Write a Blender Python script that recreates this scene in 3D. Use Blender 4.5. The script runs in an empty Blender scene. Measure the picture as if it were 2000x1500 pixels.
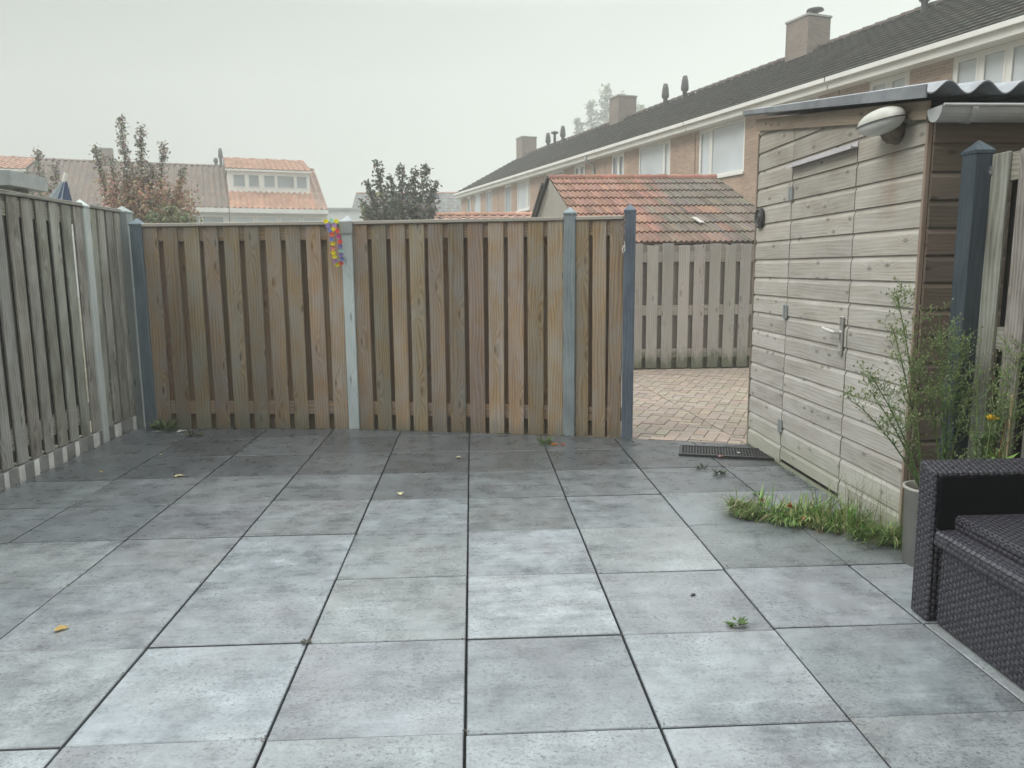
import bpy, bmesh, math, random
import numpy as np
from mathutils import Vector, Matrix
R = math.radians
scene = bpy.context.scene
COL = scene.collection

# ------------------------------------------------------------------ camera
cam_d = bpy.data.cameras.new("camera")
cam = bpy.data.objects.new("camera", cam_d)
COL.objects.link(cam)
cam_d.sensor_width = 36.0
cam_d.lens = 1482.3 / 2000 * 36.0
cam_d.clip_start = 0.05
cam_d.clip_end = 600
_pi, _ro, _ya = 0.15175, -0.00806, 0.0512
_F2 = Vector((math.sin(_ya), math.cos(_ya), 0)); _R2 = Vector((math.cos(_ya), -math.sin(_ya), 0)); _U = Vector((0, 0, 1))
_F = _F2 * math.cos(_pi) - _U * math.sin(_pi); _U3 = _U * math.cos(_pi) + _F2 * math.sin(_pi)
_Rt = _R2 * math.cos(_ro) + _U3 * math.sin(_ro); _Up = _U3 * math.cos(_ro) - _R2 * math.sin(_ro)
cam.matrix_world = Matrix(((_Rt.x, _Up.x, -_F.x, 0), (_Rt.y, _Up.y, -_F.y, 0), (_Rt.z, _Up.z, -_F.z, 1.40), (0, 0, 0, 1)))
scene.camera = cam

# ------------------------------------------------------------------ sky, sun, exposure
SUN_EL, SUN_AZ = R(46), R(-105)        # azimuth from +Y towards +X
w = bpy.data.worlds.new("World"); scene.world = w; w.use_nodes = True
nt = w.node_tree
for n in list(nt.nodes): nt.nodes.remove(n)
out = nt.nodes.new("ShaderNodeOutputWorld")
sky = nt.nodes.new("ShaderNodeTexSky"); sky.sky_type = 'NISHITA'; sky.sun_disc = False
sky.sun_elevation = SUN_EL; sky.sun_rotation = SUN_AZ; sky.dust_density = 6; sky.ozone_density = 1
hs = nt.nodes.new("ShaderNodeHueSaturation"); hs.inputs['Saturation'].default_value = 0.12
bg = nt.nodes.new("ShaderNodeBackground"); bg.inputs['Strength'].default_value = 0.1
tc = nt.nodes.new("ShaderNodeTexCoord"); sx = nt.nodes.new("ShaderNodeSeparateXYZ")
rp = nt.nodes.new("ShaderNodeValToRGB")
for _p, _c in ((0.0, (.36, .39, .355)), (0.13, (.335, .362, .332)), (0.30, (.295, .32, .298)), (0.62, (.95, 1.0, 1.0)), (1.0, (1.65, 1.74, 1.75))):   # fog and overcast: brightest overhead
    _e = rp.color_ramp.elements[0] if _p == 0 else (rp.color_ramp.elements[-1] if _p == 1 else rp.color_ramp.elements.new(_p))
    _e.position = _p; _e.color = (*_c, 1)
ns = nt.nodes.new("ShaderNodeTexNoise"); ns.inputs['Scale'].default_value = 1.6; ns.inputs['Detail'].default_value = 3
mr = nt.nodes.new("ShaderNodeMapRange"); mr.inputs[3].default_value = 9.3; mr.inputs[4].default_value = 10.7
dt = nt.nodes.new("ShaderNodeVectorMath"); dt.operation = 'DOT_PRODUCT'; dt.inputs[1].default_value = (0.92, 0.45, 0.15)
m2 = nt.nodes.new("ShaderNodeMapRange"); m2.inputs[1].default_value = -0.9; m2.inputs[2].default_value = 0.9; m2.inputs[3].default_value = 0.17; m2.inputs[4].default_value = 1.58
mm = nt.nodes.new("ShaderNodeMath"); mm.operation = 'MULTIPLY'
mu = nt.nodes.new("ShaderNodeMix"); mu.data_type = 'RGBA'; mu.blend_type = 'MULTIPLY'; mu.inputs[0].default_value = 1
mx = nt.nodes.new("ShaderNodeMix"); mx.data_type = 'RGBA'; mx.inputs[0].default_value = 0.96      # a thick cloud deck over the clear sky
L = nt.links.new
gm = nt.nodes.new("ShaderNodeNewGeometry"); dv = nt.nodes.new("ShaderNodeVectorMath"); dv.operation = 'SCALE'; dv.inputs['Scale'].default_value = -1.0
L(gm.outputs['Incoming'], dv.inputs[0]); DIR = dv.outputs[0]      # direction looked in
L(DIR, sx.inputs[0]); L(sx.outputs[2], rp.inputs[0]); L(DIR, ns.inputs[0])
L(DIR, dt.inputs[0]); L(dt.outputs['Value'], m2.inputs[0]); L(m2.outputs[0], mm.inputs[0]); L(ns.outputs[0], mr.inputs[0]); L(mr.outputs[0], mm.inputs[1])
L(rp.outputs[0], mu.inputs[6]); L(mm.outputs[0], mu.inputs[7])
L(sky.outputs[0], hs.inputs['Color']); L(hs.outputs[0], mx.inputs[6]); L(mu.outputs[2], mx.inputs[7])
L(mx.outputs[2], bg.inputs[0]); L(bg.outputs[0], out.inputs[0])

sun_d = bpy.data.lights.new("sun", 'SUN'); sun_d.energy = 1.45; sun_d.angle = R(35); sun_d.color = (1, 0.975, 0.94)
sun = bpy.data.objects.new("sun", sun_d); COL.objects.link(sun)
sdir = Vector((math.sin(SUN_AZ) * math.cos(SUN_EL), math.cos(SUN_AZ) * math.cos(SUN_EL), math.sin(SUN_EL)))
sun.rotation_euler = (-sdir).to_track_quat('-Z', 'Y').to_euler()
scene.view_settings.view_transform = 'Standard'
scene.view_settings.look = 'None'
scene.view_settings.exposure = 0.80
scene.view_settings.gamma = 1
scene.render.engine = 'CYCLES'
scene.cycles.volume_bounces = 2
scene.cycles.max_bounces = 6

# ------------------------------------------------------------------ node helper
class NT:
    def __init__(s, name, rough=0.7, spec=0.4):
        s.m = bpy.data.materials.new(name); s.m.use_nodes = True
        s.t = s.m.node_tree; s.b = s.t.nodes["Principled BSDF"]
        s.b.inputs['Roughness'].default_value = rough
        s.b.inputs['Specular IOR Level'].default_value = spec
    def n(s, typ, ins=None, **props):
        nd = s.t.nodes.new("ShaderNode" + typ)
        for k, v in props.items(): setattr(nd, k, v)
        for k, v in (ins or {}).items(): s.set(nd.inputs[k], v)
        return nd
    def set(s, sock, v):
        if isinstance(v, bpy.types.NodeSocket): s.t.links.new(v, sock)
        else:
            if isinstance(v, tuple) and len(v) == 3 and sock.type == 'RGBA': v = (*v, 1)
            sock.default_value = v
    def math(s, op, a, b=0.0, c=0.0, clamp=False):
        nd = s.n('Math', {0: a, 1: b, 2: c}, operation=op); nd.use_clamp = clamp
        return nd.outputs[0]
    def mix(s, f, a, b, blend='MIX'):
        nd = s.n('Mix', data_type='RGBA', blend_type=blend)
        s.set(nd.inputs[0], f); s.set(nd.inputs[6], a); s.set(nd.inputs[7], b)
        return nd.outputs[2]
    def mr(s, v, a, b, c, d, smooth=False):
        nd = s.n('MapRange', {0: v, 1: a, 2: b, 3: c, 4: d})
        if smooth: nd.interpolation_type = 'SMOOTHSTEP'
        return nd.outputs[0]
    def scale(s, vec, sc, off=(0, 0, 0)):
        nd = s.n('Mapping'); s.set(nd.inputs['Vector'], vec)
        nd.inputs['Scale'].default_value = sc; nd.inputs['Location'].default_value = off
        return nd.outputs[0]
    def noise(s, vec, sc=1.0, det=2.0, rough=0.5, col=False):
        nd = s.n('TexNoise', {'Vector': vec, 'Scale': sc, 'Detail': det, 'Roughness': rough})
        return nd.outputs[1 if col else 0]
    def uv(s): return s.n('UVMap').outputs[0]
    def obj(s): return s.n('TexCoord').outputs['Object']
    def tint(s): return s.n('Attribute', attribute_name='tint').outputs['Color']
    def bump(s, h, strength=0.3, dist=0.01):
        nd = s.n('Bump', {'Strength': strength, 'Distance': dist, 'Height': h})
        s.t.links.new(nd.outputs[0], s.b.inputs['Normal'])
    def out(s, col, rough=None):
        s.set(s.b.inputs['Base Color'], col)
        if rough is not None: s.set(s.b.inputs['Roughness'], rough)
        return s.m

def plain(name, col, rough=0.6, var=0.12, sc=6.0, spec=0.4, metal=0.0, tint=False, bump=0.0):
    k = NT(name, rough, spec); k.b.inputs['Metallic'].default_value = metal
    o = k.obj()
    nz = k.noise(o, sc, 4, 0.6)
    f = k.mr(nz, 0.3, 0.7, 1 - var, 1 + var)
    c = k.mix(1.0, (*col, 1), k.n('CombineColor', {0: f, 1: f, 2: f}).outputs[0], 'MULTIPLY')
    if tint: c = k.mix(1.0, c, k.tint(), 'MULTIPLY')
    if bump: k.bump(k.noise(o, sc * 12, 3), bump, 0.004)
    return k.out(c)

def wood(name, light, dark, grey, greyamt=0.5, knots=0.6, contrast=1.0, algae=None, ring=42.0, ringw=0.30, kx=8, ky=2.1):
    """sawn planks: u runs across the board, v along it, in metres"""
    k = NT(name, 0.75, 0.25)
    uv = k.uv()
    warp = k.noise(k.scale(uv, (5, 0.9, 1)), 1, 2)
    vor = k.n('TexVoronoi', {'Vector': k.scale(uv, (kx, ky, 1)), 'Scale': 1.0}, voronoi_dimensions='2D')
    dist = vor.outputs['Distance']
    pres = k.math('GREATER_THAN', k.n('SeparateColor', {0: vor.outputs['Color']}).outputs[0], 1 - knots * 0.5)
    near = k.math('MULTIPLY', k.mr(dist, 0.0, 0.5, 1, 0, True), pres)
    u = k.n('SeparateXYZ', {0: uv}).outputs[0]
    ph = k.math('ADD', k.math('MULTIPLY', u, ring * 6.28), k.math('MULTIPLY', warp, 34.0))
    ph = k.math('ADD', ph, k.math('MULTIPLY', near, 9.0 if ringw < .2 else 16.0))
    rings = k.math('MULTIPLY_ADD', k.math('SINE', ph), 0.5, 0.5)
    fine = k.noise(k.scale(uv, (190, 3.0, 1)), 1, 3, 0.6)
    big = k.noise(k.scale(uv, (3.5, 0.7, 1)), 1, 3, 0.55)
    blotch = k.noise(k.scale(uv, (9, 3.2, 1), (3, 1, 0)), 1, 4, 0.6)
    g = k.math('ADD', k.math('MULTIPLY', rings, ringw), k.math('MULTIPLY', fine, 0.55))
    g = k.math('ADD', g, k.math('MULTIPLY', k.mr(big, 0.3, 0.7, -0.3, 0.3), 0.6))
    g = k.mr(g, 0.5 - 0.42 / contrast, 0.5 + 0.42 / contrast, 0, 1)
    c = k.mix(g, (*dark, 1), (*light, 1))
    gf = k.math('MULTIPLY', k.mr(blotch, 0.36, 0.64, 0, 1), greyamt)
    c = k.mix(gf, c, k.mix(g, tuple(x * 0.72 for x in grey) + (1,), (*grey, 1)))
    core = k.math('MULTIPLY', k.mr(dist, 0.02, 0.19 if ringw < .2 else 0.12, 0.85, 0, True), pres)
    core = k.math('MULTIPLY', core, k.mr(fine, 0.3, 0.6, 0.45, 1.0))
    c = k.mix(core, c, tuple(x * 0.42 for x in dark) + (1,))
    c = k.mix(1.0, c, k.tint(), 'MULTIPLY')
    if algae:
        z = k.n('SeparateXYZ', {0: k.obj()}).outputs[2]
        a = k.math('ADD', k.mr(z, algae[0], algae[1], 1, 0), k.mr(blotch, 0.3, 0.7, -0.35, 0.35))
        c = k.mix(k.math('MULTIPLY', k.mr(a, 0.3, 0.9, 0, 1), algae[2]), c, (0.085, 0.10, 0.055, 1))
    h = k.math('ADD', k.math('MULTIPLY', rings, 0.4), fine)
    k.bump(h, 0.35, 0.003)
    return k.out(c)

def brickmat(name, c1, c2, mortar, bw=0.21, bh=0.0625):
    k = NT(name, 0.85, 0.2)
    uv = k.uv()
    br = k.n('TexBrick', {'Vector': uv, 'Color1': (*c1, 1), 'Color2': (*c2, 1), 'Mortar': (*mortar, 1), 'Scale': 1.0,
                          'Mortar Size': 0.006, 'Brick Width': bw, 'Row Height': bh, 'Bias': 0.0})
    nz = k.noise(uv, 0.8, 4)
    f = k.mr(nz, 0.3, 0.7, 0.86, 1.12)
    c = k.mix(1.0, br.outputs[0], k.n('CombineColor', {0: f, 1: f, 2: f}).outputs[0], 'MULTIPLY')
    k.bump(br.outputs[1], -0.3, 0.01)
    return k.out(c)

# ------------------------------------------------------------------ mesh helper
class MB:
    def __init__(s): s.v = []; s.f = []; s.uv = []; s.c = []; s.mi = []
    def face(s, pts, uvs=None, col=(1, 1, 1), mi=0):
        b = len(s.v); s.v.extend([tuple(p) for p in pts]); s.f.append(tuple(range(b, b + len(pts))))
        s.uv.append(uvs or [(0, 0)] * len(pts)); s.c.append(col); s.mi.append(mi)
    def box(s, a, b, axis=2, col=(1, 1, 1), mi=0, rnd=None, skip=()):
        """axis-aligned box; UV v runs along axis, u across; shared vertices so a bevel works"""
        x0, y0, z0 = a; x1, y1, z1 = b
        P = [(x0, y0, z0), (x1, y0, z0), (x1, y1, z0), (x0, y1, z0), (x0, y0, z1), (x1, y0, z1), (x1, y1, z1), (x0, y1, z1)]
        F = [(0, 3, 2, 1, 2), (4, 5, 6, 7, 2), (0, 1, 5, 4, 1), (2, 3, 7, 6, 1), (1, 2, 6, 5, 0), (3, 0, 4, 7, 0)]
        base = len(s.v); s.v.extend(P)
        ou, ov = (rnd.uniform(0, 40), rnd.uniform(0, 40)) if rnd else (0, 0)
        for q in F:
            nrm = q[4]; others = [i for i in (0, 1, 2) if i != nrm]
            if axis in others: va = axis; ua = [i for i in others if i != axis][0]
            else: ua, va = others
            s.f.append(tuple(base + i for i in q[:4]))
            s.uv.append([(P[i][ua] + ou + nrm * 0.37, P[i][va] + ov) for i in q[:4]])
            s.c.append(col); s.mi.append(mi)
    def prism(s, prof, x0, x1, frame, col=(1, 1, 1), mi=0, caps=True, closed=True, uvo=(0, 0)):
        """extrude a profile [(p,q)] from x0 to x1; frame(x,p,q)->xyz; v along x"""
        n = len(prof); A = [frame(x0, *p) for p in prof]; B = [frame(x1, *p) for p in prof]
        acc = 0.0
        for i in range(n if closed else n - 1):
            j = (i + 1) % n
            l = math.dist(prof[i], prof[j])
            s.face([A[i], A[j], B[j], B[i]], [(acc + uvo[0], x0 + uvo[1]), (acc + l + uvo[0], x0 + uvo[1]), (acc + l + uvo[0], x1 + uvo[1]), (acc + uvo[0], x1 + uvo[1])], col, mi)
            acc += l
        if caps and closed:
            s.face(A[::-1], [(p[0] + uvo[0], p[1]) for p in prof[::-1]], col, mi); s.face(B, [(p[0], p[1]) for p in prof], col, mi)
    def tube(s, pts, rads, n=6, col=(1, 1, 1), mi=0, cap=True):
        pts = [Vector(p) for p in pts]
        if not isinstance(rads, (list, tuple)): rads = [rads] * len(pts)
        base = len(s.v); acc = 0
        for i, p in enumerate(pts):
            t = (pts[min(i + 1, len(pts) - 1)] - pts[max(i - 1, 0)])
            t = t.normalized() if t.length > 1e-9 else Vector((0, 0, 1))
            a = t.cross(Vector((0.31, 0.95, 0.05)))
            if a.length < 1e-3: a = t.cross(Vector((1, 0, 0)))
            a.normalize(); b = t.cross(a)
            for k in range(n):
                an = 2 * math.pi * k / n
                s.v.append(tuple(p + (a * math.cos(an) + b * math.sin(an)) * rads[i]))
        for i in range(len(pts) - 1):
            l = (pts[i + 1] - pts[i]).length
            for k in range(n):
                k2 = (k + 1) % n
                s.f.append((base + i * n + k, base + i * n + k2, base + (i + 1) * n + k2, base + (i + 1) * n + k))
                s.uv.append([(k / n * .3, acc), ((k + 1) / n * .3, acc), ((k + 1) / n * .3, acc + l), (k / n * .3, acc + l)]); s.c.append(col); s.mi.append(mi)
            acc += l
        if cap:
            s.f.append(tuple(base + k for k in range(n))[::-1]); s.uv.append([(0, 0)] * n); s.c.append(col); s.mi.append(mi)
            e = base + (len(pts) - 1) * n
            s.f.append(tuple(e + k for k in range(n))); s.uv.append([(0, 0)] * n); s.c.append(col); s.mi.append(mi)
    def lathe(s, prof, c=(0, 0, 0), n=20, col=(1, 1, 1), mi=0):
        """prof [(r,z)] around a vertical axis at c"""
        base = len(s.v)
        for r, z in prof:
            for k in range(n):
                an = 2 * math.pi * k / n; s.v.append((c[0] + r * math.cos(an), c[1] + r * math.sin(an), c[2] + z))
        for i in range(len(prof) - 1):
            for k in range(n):
                k2 = (k + 1) % n
                s.f.append((base + i * n + k, base + i * n + k2, base + (i + 1) * n + k2, base + (i + 1) * n + k))
                s.uv.append([(k / n, prof[i][1]), ((k + 1) / n, prof[i][1]), ((k + 1) / n, prof[i + 1][1]), (k / n, prof[i + 1][1])]); s.c.append(col); s.mi.append(mi)
    def blade(s, base, tip, width, bend=(0, 0, 0), seg=3, col=(1, 1, 1), side=None):
        """a narrow tapering blade bent through a mid offset"""
        b, t, m = Vector(base), Vector(tip), Vector(bend)
        d = t - b
        sd = side or d.cross(Vector((0.2, 0.4, 0.9)))
        sd = Vector(sd); sd = sd.normalized() * width * .5 if sd.length > 1e-6 else Vector((width * .5, 0, 0))
        i0 = len(s.v)
        for i in range(seg + 1):
            f = i / seg; p = b + d * f + m * (4 * f * (1 - f)); w_ = (1 - f) ** .7 if i < seg else 0.05
            s.v.append(tuple(p - sd * w_)); s.v.append(tuple(p + sd * w_))
        for i in range(seg):
            a = i0 + 2 * i
            s.f.append((a, a + 1, a + 3, a + 2)); s.uv.append([(0, 0), (1, 0), (1, 1), (0, 1)]); s.c.append(col); s.mi.append(0)
    def leaf(s, p, d, n_, l, wd, col):
        d = Vector(d).normalized(); sd = d.cross(Vector(n_))
        if sd.length < 1e-4: sd = d.cross(Vector((0.3, 0.2, 1)))
        sd.normalize(); p = Vector(p); up = sd.cross(d) * (l * 0.12)
        s.face([p, p + d * l * .45 + sd * wd * .5 - up, p + d * l, p + d * l * .45 - sd * wd * .5 - up], None, col)
    def build(s, name, mats, parent=None, bevel=0, smooth=False):
        me = bpy.data.meshes.new(name); me.from_pydata(s.v, [], s.f)
        mats = mats if isinstance(mats, (list, tuple)) else [mats]
        for m in mats: me.materials.append(m)
        uvl = me.uv_layers.new(name="UVMap")
        uvl.data.foreach_set("uv", np.array([c for u in s.uv for p in u for c in p], dtype=np.float32))
        at = me.attributes.new("tint", 'FLOAT_COLOR', 'FACE')
        at.data.foreach_set("color", np.array([(*c[:3], 1) for c in s.c], dtype=np.float32).ravel())
        me.polygons.foreach_set("material_index", np.array(s.mi, dtype=np.int32))
        if smooth: me.polygons.foreach_set("use_smooth", np.ones(len(s.f), dtype=bool))
        me.validate(); me.update()
        o = bpy.data.objects.new(name, me); COL.objects.link(o)
        if parent: o.parent = parent
        if bevel:
            md = o.modifiers.new("bevel", 'BEVEL'); md.width = bevel; md.segments = 1; md.limit_method = 'ANGLE'; md.angle_limit = R(40)
        return o

def tag(o, label=None, cat=None, group=None, kind=None):
    if label: o["label"] = label
    if cat: o["category"] = cat
    if group: o["group"] = group
    if kind: o["kind"] = kind
    return o
def thing(name, label, cat, loc=(0, 0, 0), rz=0, group=None):
    o = bpy.data.objects.new(name, None); COL.objects.link(o); o.location = loc; o.rotation_euler = (0, 0, rz)
    o.empty_display_size = 0.2
    return tag(o, label, cat, group)
def gray(r, a, b):
    v = r.uniform(a, b); return (v, v, v)
def jit(r, base, s, sv):
    v = r.uniform(1 - sv, 1 + sv)
    return tuple(max(0.02, base[i] * v * r.uniform(1 - s, 1 + s)) for i in range(3))
def clip(poly, a, b, c):
    """keep a*x+b*y<=c"""
    o = []
    for i in range(len(poly)):
        p, q = poly[i], poly[(i + 1) % len(poly)]
        dp, dq = a * p[0] + b * p[1] - c, a * q[0] + b * q[1] - c
        if dp <= 0: o.append(p)
        if (dp < 0) != (dq < 0) and abs(dp - dq) > 1e-12 and dp * dq < 0:
            t = dp / (dp - dq); o.append((p[0] + (q[0] - p[0]) * t, p[1] + (q[1] - p[1]) * t))
    return o

# ------------------------------------------------------------------ materials
M = {}
M['fence_brown'] = wood('brown_fence_wood', (0.405, 0.295, 0.178), (0.205, 0.142, 0.08), (0.33, 0.30, 0.262), 0.9, 0.95, 1.5, algae=(-.02, .22, .35))
M['fence_grey'] = wood('grey_fence_wood', (0.305, 0.295, 0.25), (0.12, 0.115, 0.095), (0.375, 0.38, 0.34), 0.75, 0.8, 1.7)
M['fence_alley'] = wood('silvered_fence_wood', (0.46, 0.42, 0.375), (0.28, 0.25, 0.22), (0.42, 0.41, 0.39), 0.6, 0.9, 1.2, algae=(0.05, 0.40, 0.8))
M['rail_light'] = wood('pale_batten_wood', (0.46, 0.43, 0.36), (0.32, 0.29, 0.24), (0.42, 0.42, 0.39), 0.6, 0.3, 0.8)
M['shed'] = wood('shed_board_wood', (0.63, 0.61, 0.56), (0.31, 0.295, 0.27), (0.62, 0.62, 0.605), 0.75, 0.75, 1.25, ring=45, ringw=0.13, kx=11, ky=5)
M['post_blue'] = wood('blue_grey_post_wood', (0.20, 0.235, 0.255), (0.10, 0.12, 0.14), (0.26, 0.31, 0.335), 0.7, 0.4, 1.0)
M['post_light'] = wood('pale_post_wood', (0.46, 0.49, 0.48), (0.30, 0.33, 0.33), (0.56, 0.59, 0.58), 0.6, 0.5, 0.8)
M['dark_metal'] = plain('dark_metal', (0.06, 0.06, 0.06), 0.5, 0.2, 20)
M['zinc'] = plain('zinc_sheet', (0.34, 0.37, 0.37), 0.45, 0.15, 8, metal=0.3)
M['pvc'] = plain('white_plastic_gutter', (0.40, 0.42, 0.42), 0.4, 0.12, 7)
M['white_paint'] = plain('white_paint', (0.74, 0.74, 0.70), 0.5, 0.06, 2)
M['steel'] = plain('brushed_steel', (0.55, 0.55, 0.54), 0.3, 0.1, 30, metal=0.8)
M['cement_sheet'] = plain('fibre_cement_sheet', (0.30, 0.32, 0.34), 0.7, 0.25, 5, bump=0.2)
M['concrete'] = plain('concrete', (0.36, 0.36, 0.34), 0.85, 0.2, 9, tint=True, bump=0.3)
M['rubber'] = plain('black_rubber', (0.035, 0.036, 0.036), 0.55, 0.25, 25)
M['stem'] = plain('plant_stem', (0.14, 0.19, 0.075), 0.6, 0.2, 20, tint=True)
M['bark'] = plain('bark', (0.10, 0.085, 0.07), 0.9, 0.25, 14, bump=0.4)

def leafmat(name, col, sss=0.25, rough=0.55):
    k = NT(name, rough, 0.3)
    c = k.mix(1.0, (*col, 1), k.tint(), 'MULTIPLY')
    nz = k.noise(k.obj(), 9, 2); f = k.mr(nz, 0.3, 0.7, 0.8, 1.2)
    c = k.mix(1.0, c, k.n('CombineColor', {0: f, 1: f, 2: f}).outputs[0], 'MULTIPLY')
    k.out(c)
    tr = k.n('BsdfTranslucent'); k.t.links.new(c, tr.inputs[0])
    ms = k.n('MixShader', {0: sss}); k.t.links.new(k.b.outputs[0], ms.inputs[1]); k.t.links.new(tr.outputs[0], ms.inputs[2])
    k.t.links.new(ms.outputs[0], k.t.nodes['Material Output'].inputs[0])
    return k.m
M['leaf'] = leafmat('leaf', (1, 1, 1))
M['petal'] = leafmat('petal', (1, 1, 1), 0.3)

def tilemat():
    k = NT('anthracite_concrete_tile', 0.42, 0.6)
    o = k.obj(); uv = k.uv()
    cl = k.noise(uv, 1.7, 4, 0.55); md = k.noise(uv, 7, 5, 0.65); fn = k.noise(uv, 70, 3, 0.6)
    st = k.noise(k.scale(uv, (3.0, 26, 1)), 1, 3, 0.6)
    f = k.math('ADD', k.mr(cl, 0.3, 0.7, -0.5, 0.5), k.mr(md, 0.3, 0.7, -0.62, 0.62))
    f = k.math('ADD', f, k.mr(fn, 0.3, 0.7, -0.16, 0.16)); f = k.math('ADD', f, k.mr(st, 0.3, 0.7, -0.18, 0.18))
    v = k.math('ADD', k.math('MULTIPLY', f, 0.42), 0.5, clamp=True)
    c = k.mix(v, (0.085, 0.097, 0.108, 1), (0.40, 0.443, 0.462, 1))
    hue = k.noise(uv, 2.6, 2); c = k.mix(k.mr(hue, 0.45, 0.7, 0, 0.35), c, (0.27, 0.262, 0.272, 1))
    wv = k.noise(uv, 11, 3, col=True); wuv = k.n('VectorMath', {0: uv, 1: k.scale(wv, (.05, .05, .05))}, operation='ADD').outputs[0]
    spm = k.noise(uv, 2.7, 3)
    for s_c, lo, hi, amt, dk in ((62, .54, .64, .75, (0.10, 0.105, 0.11, 1)), (120, .53, .64, .6, (0.13, 0.135, 0.14, 1)), (95, .60, .70, .4, (0.52, 0.56, 0.57, 1))):
        sp = k.noise(k.scale(wuv, (s_c, s_c * 1.25, 1), (s_c, 0, 0)), 1, 3, 0.6)
        spk = k.math('MULTIPLY', k.mr(sp, lo, hi, 0, amt), k.mr(spm, 0.34, 0.56, 0.2, 1))
        c = k.mix(spk, c, dk)
    c = k.mix(1.0, c, k.tint(), 'MULTIPLY')
    rg = k.math('ADD', k.mr(md, 0.3, 0.7, 0.22, 0.42), k.mr(st, 0.3, 0.7, -0.06, 0.06))
    k.bump(k.math('ADD', k.math('MULTIPLY', md, 1.0), k.math('MULTIPLY', fn, 0.35)), 0.16, 0.006)
    return k.out(c, rg)
M['tile'] = tilemat()
M['joint'] = plain('dark_joint_sand', (0.018, 0.019, 0.018), 0.95, 0.3, 40)
M['paver'] = plain('clay_paver', (0.27, 0.222, 0.178), 0.8, 0.14, 22, tint=True, bump=0.25)
M['paver_joint'] = plain('paver_joint_sand', (0.16, 0.135, 0.105), 0.95, 0.25, 30)
M['soil'] = plain('garden_soil', (0.12, 0.11, 0.08), 0.95, 0.4, 1.5)

def rooftile(name, sc=1.0):
    k = NT(name, 0.85, 0.12)
    uv = k.uv(); o = k.obj()
    a = k.noise(o, 1.1, 5, 0.65); b = k.noise(o, 14, 4, 0.7)
    f = k.mr(k.math('ADD', k.math('MULTIPLY', a, 0.6), k.math('MULTIPLY', b, 0.4)), 0.35, 0.65, 0.72, 1.2)
    c = k.mix(1.0, k.tint(), k.n('CombineColor', {0: f, 1: f, 2: f}).outputs[0], 'MULTIPLY')
    lich = k.mr(k.noise(o, 26, 3, 0.7), 0.6, 0.72, 0, 0.15)
    c = k.mix(lich, c, (0.15, 0.145, 0.115, 1))
    return k.out(c)
M['rooftile'] = rooftile('clay_roof_tile')
M['brick'] = brickmat('house_brick', (0.44, 0.31, 0.225), (0.34, 0.235, 0.17), (0.44, 0.38, 0.32))
M['brick_grey'] = brickmat('weathered_brick', (0.25, 0.205, 0.17), (0.20, 0.165, 0.14), (0.25, 0.22, 0.19))
M['stucco'] = plain('grey_render', (0.34, 0.32, 0.28), 0.9, 0.1, 3, bump=0.1)
M['pale_wall'] = plain('pale_rendered_wall', (0.62, 0.63, 0.62), 0.85, 0.06, 1)
def glassmat(name, col, rough=0.08):
    k = NT(name, rough, 0.6); o = k.obj()
    f = k.mr(k.noise(o, 0.7, 2), 0.3, 0.7, 0.85, 1.1)
    return k.out(k.mix(1.0, (*col, 1), k.n('CombineColor', {0: f, 1: f, 2: f}).outputs[0], 'MULTIPLY'))
M['glass'] = glassmat('window_glass', (0.30, 0.34, 0.36))
M['blind'] = glassmat('window_with_drawn_blind', (0.56, 0.61, 0.63), 0.15)
def rattan():
    k = NT('dark_rattan_weave', 0.42, 0.5)
    uv = k.uv(); s_ = k.n('SeparateXYZ', {0: uv})
    n1 = k.noise(uv, 25, 2)
    u = k.math('ADD', s_.outputs[0], k.math('MULTIPLY', n1, 0.004)); v = s_.outputs[1]
    P = 0.0205
    iu = k.math('FLOOR', k.math('DIVIDE', u, P)); fu = k.math('FRACT', k.math('DIVIDE', u, P))
    off = k.math('MULTIPLY', k.math('MODULO', iu, 2.0), 0.5)
    vv = k.math('ADD', k.math('DIVIDE', v, P * 1.3), off); fv = k.math('FRACT', vv)
    bu = k.math('SUBTRACT', 1.0, k.math('ABSOLUTE', k.math('MULTIPLY_ADD', fu, 2.0, -1.0)))
    bv = k.math('SUBTRACT', 1.0, k.math('ABSOLUTE', k.math('MULTIPLY_ADD', fv, 2.0, -1.0)))
    A_ = k.mr(bu, 0.18, 0.60, 0, 1, True); B_ = k.mr(bv, 0.18, 0.60, 0, 1, True)
    hole = k.math('MULTIPLY', k.math('SUBTRACT', 1.0, A_), k.math('SUBTRACT', 1.0, B_))
    strand = k.math('MULTIPLY', k.math('MULTIPLY_ADD', A_, 0.4, 0.6), k.math('MULTIPLY_ADD', B_, 0.5, 0.5))
    h = k.math('MULTIPLY', strand, k.math('SUBTRACT', 1.0, hole))
    nz = k.noise(uv, 60, 2)
    c = k.mix(k.mr(nz, 0.35, 0.7, 0, 1), (0.034, 0.034, 0.046, 1), (0.085, 0.083, 0.105, 1))
    c = k.mix(k.mr(h, 0.15, 0.75, 1, 0), c, (0.004, 0.004, 0.006, 1))
    k.bump(h, 1.0, 0.006)
    return k.out(c)
M['rattan'] = rattan()

# ------------------------------------------------------------------ ground, patio, alley
rnd = random.Random(4)
g = MB(); g.face([(-70, -12, -0.045), (60, -12, -0.045), (60, 104, -0.045), (-70, 104, -0.045)], [(0, 0), (1, 0), (1, 1), (0, 1)])
tag(g.build('ground', M['soil']), kind='structure')

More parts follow.
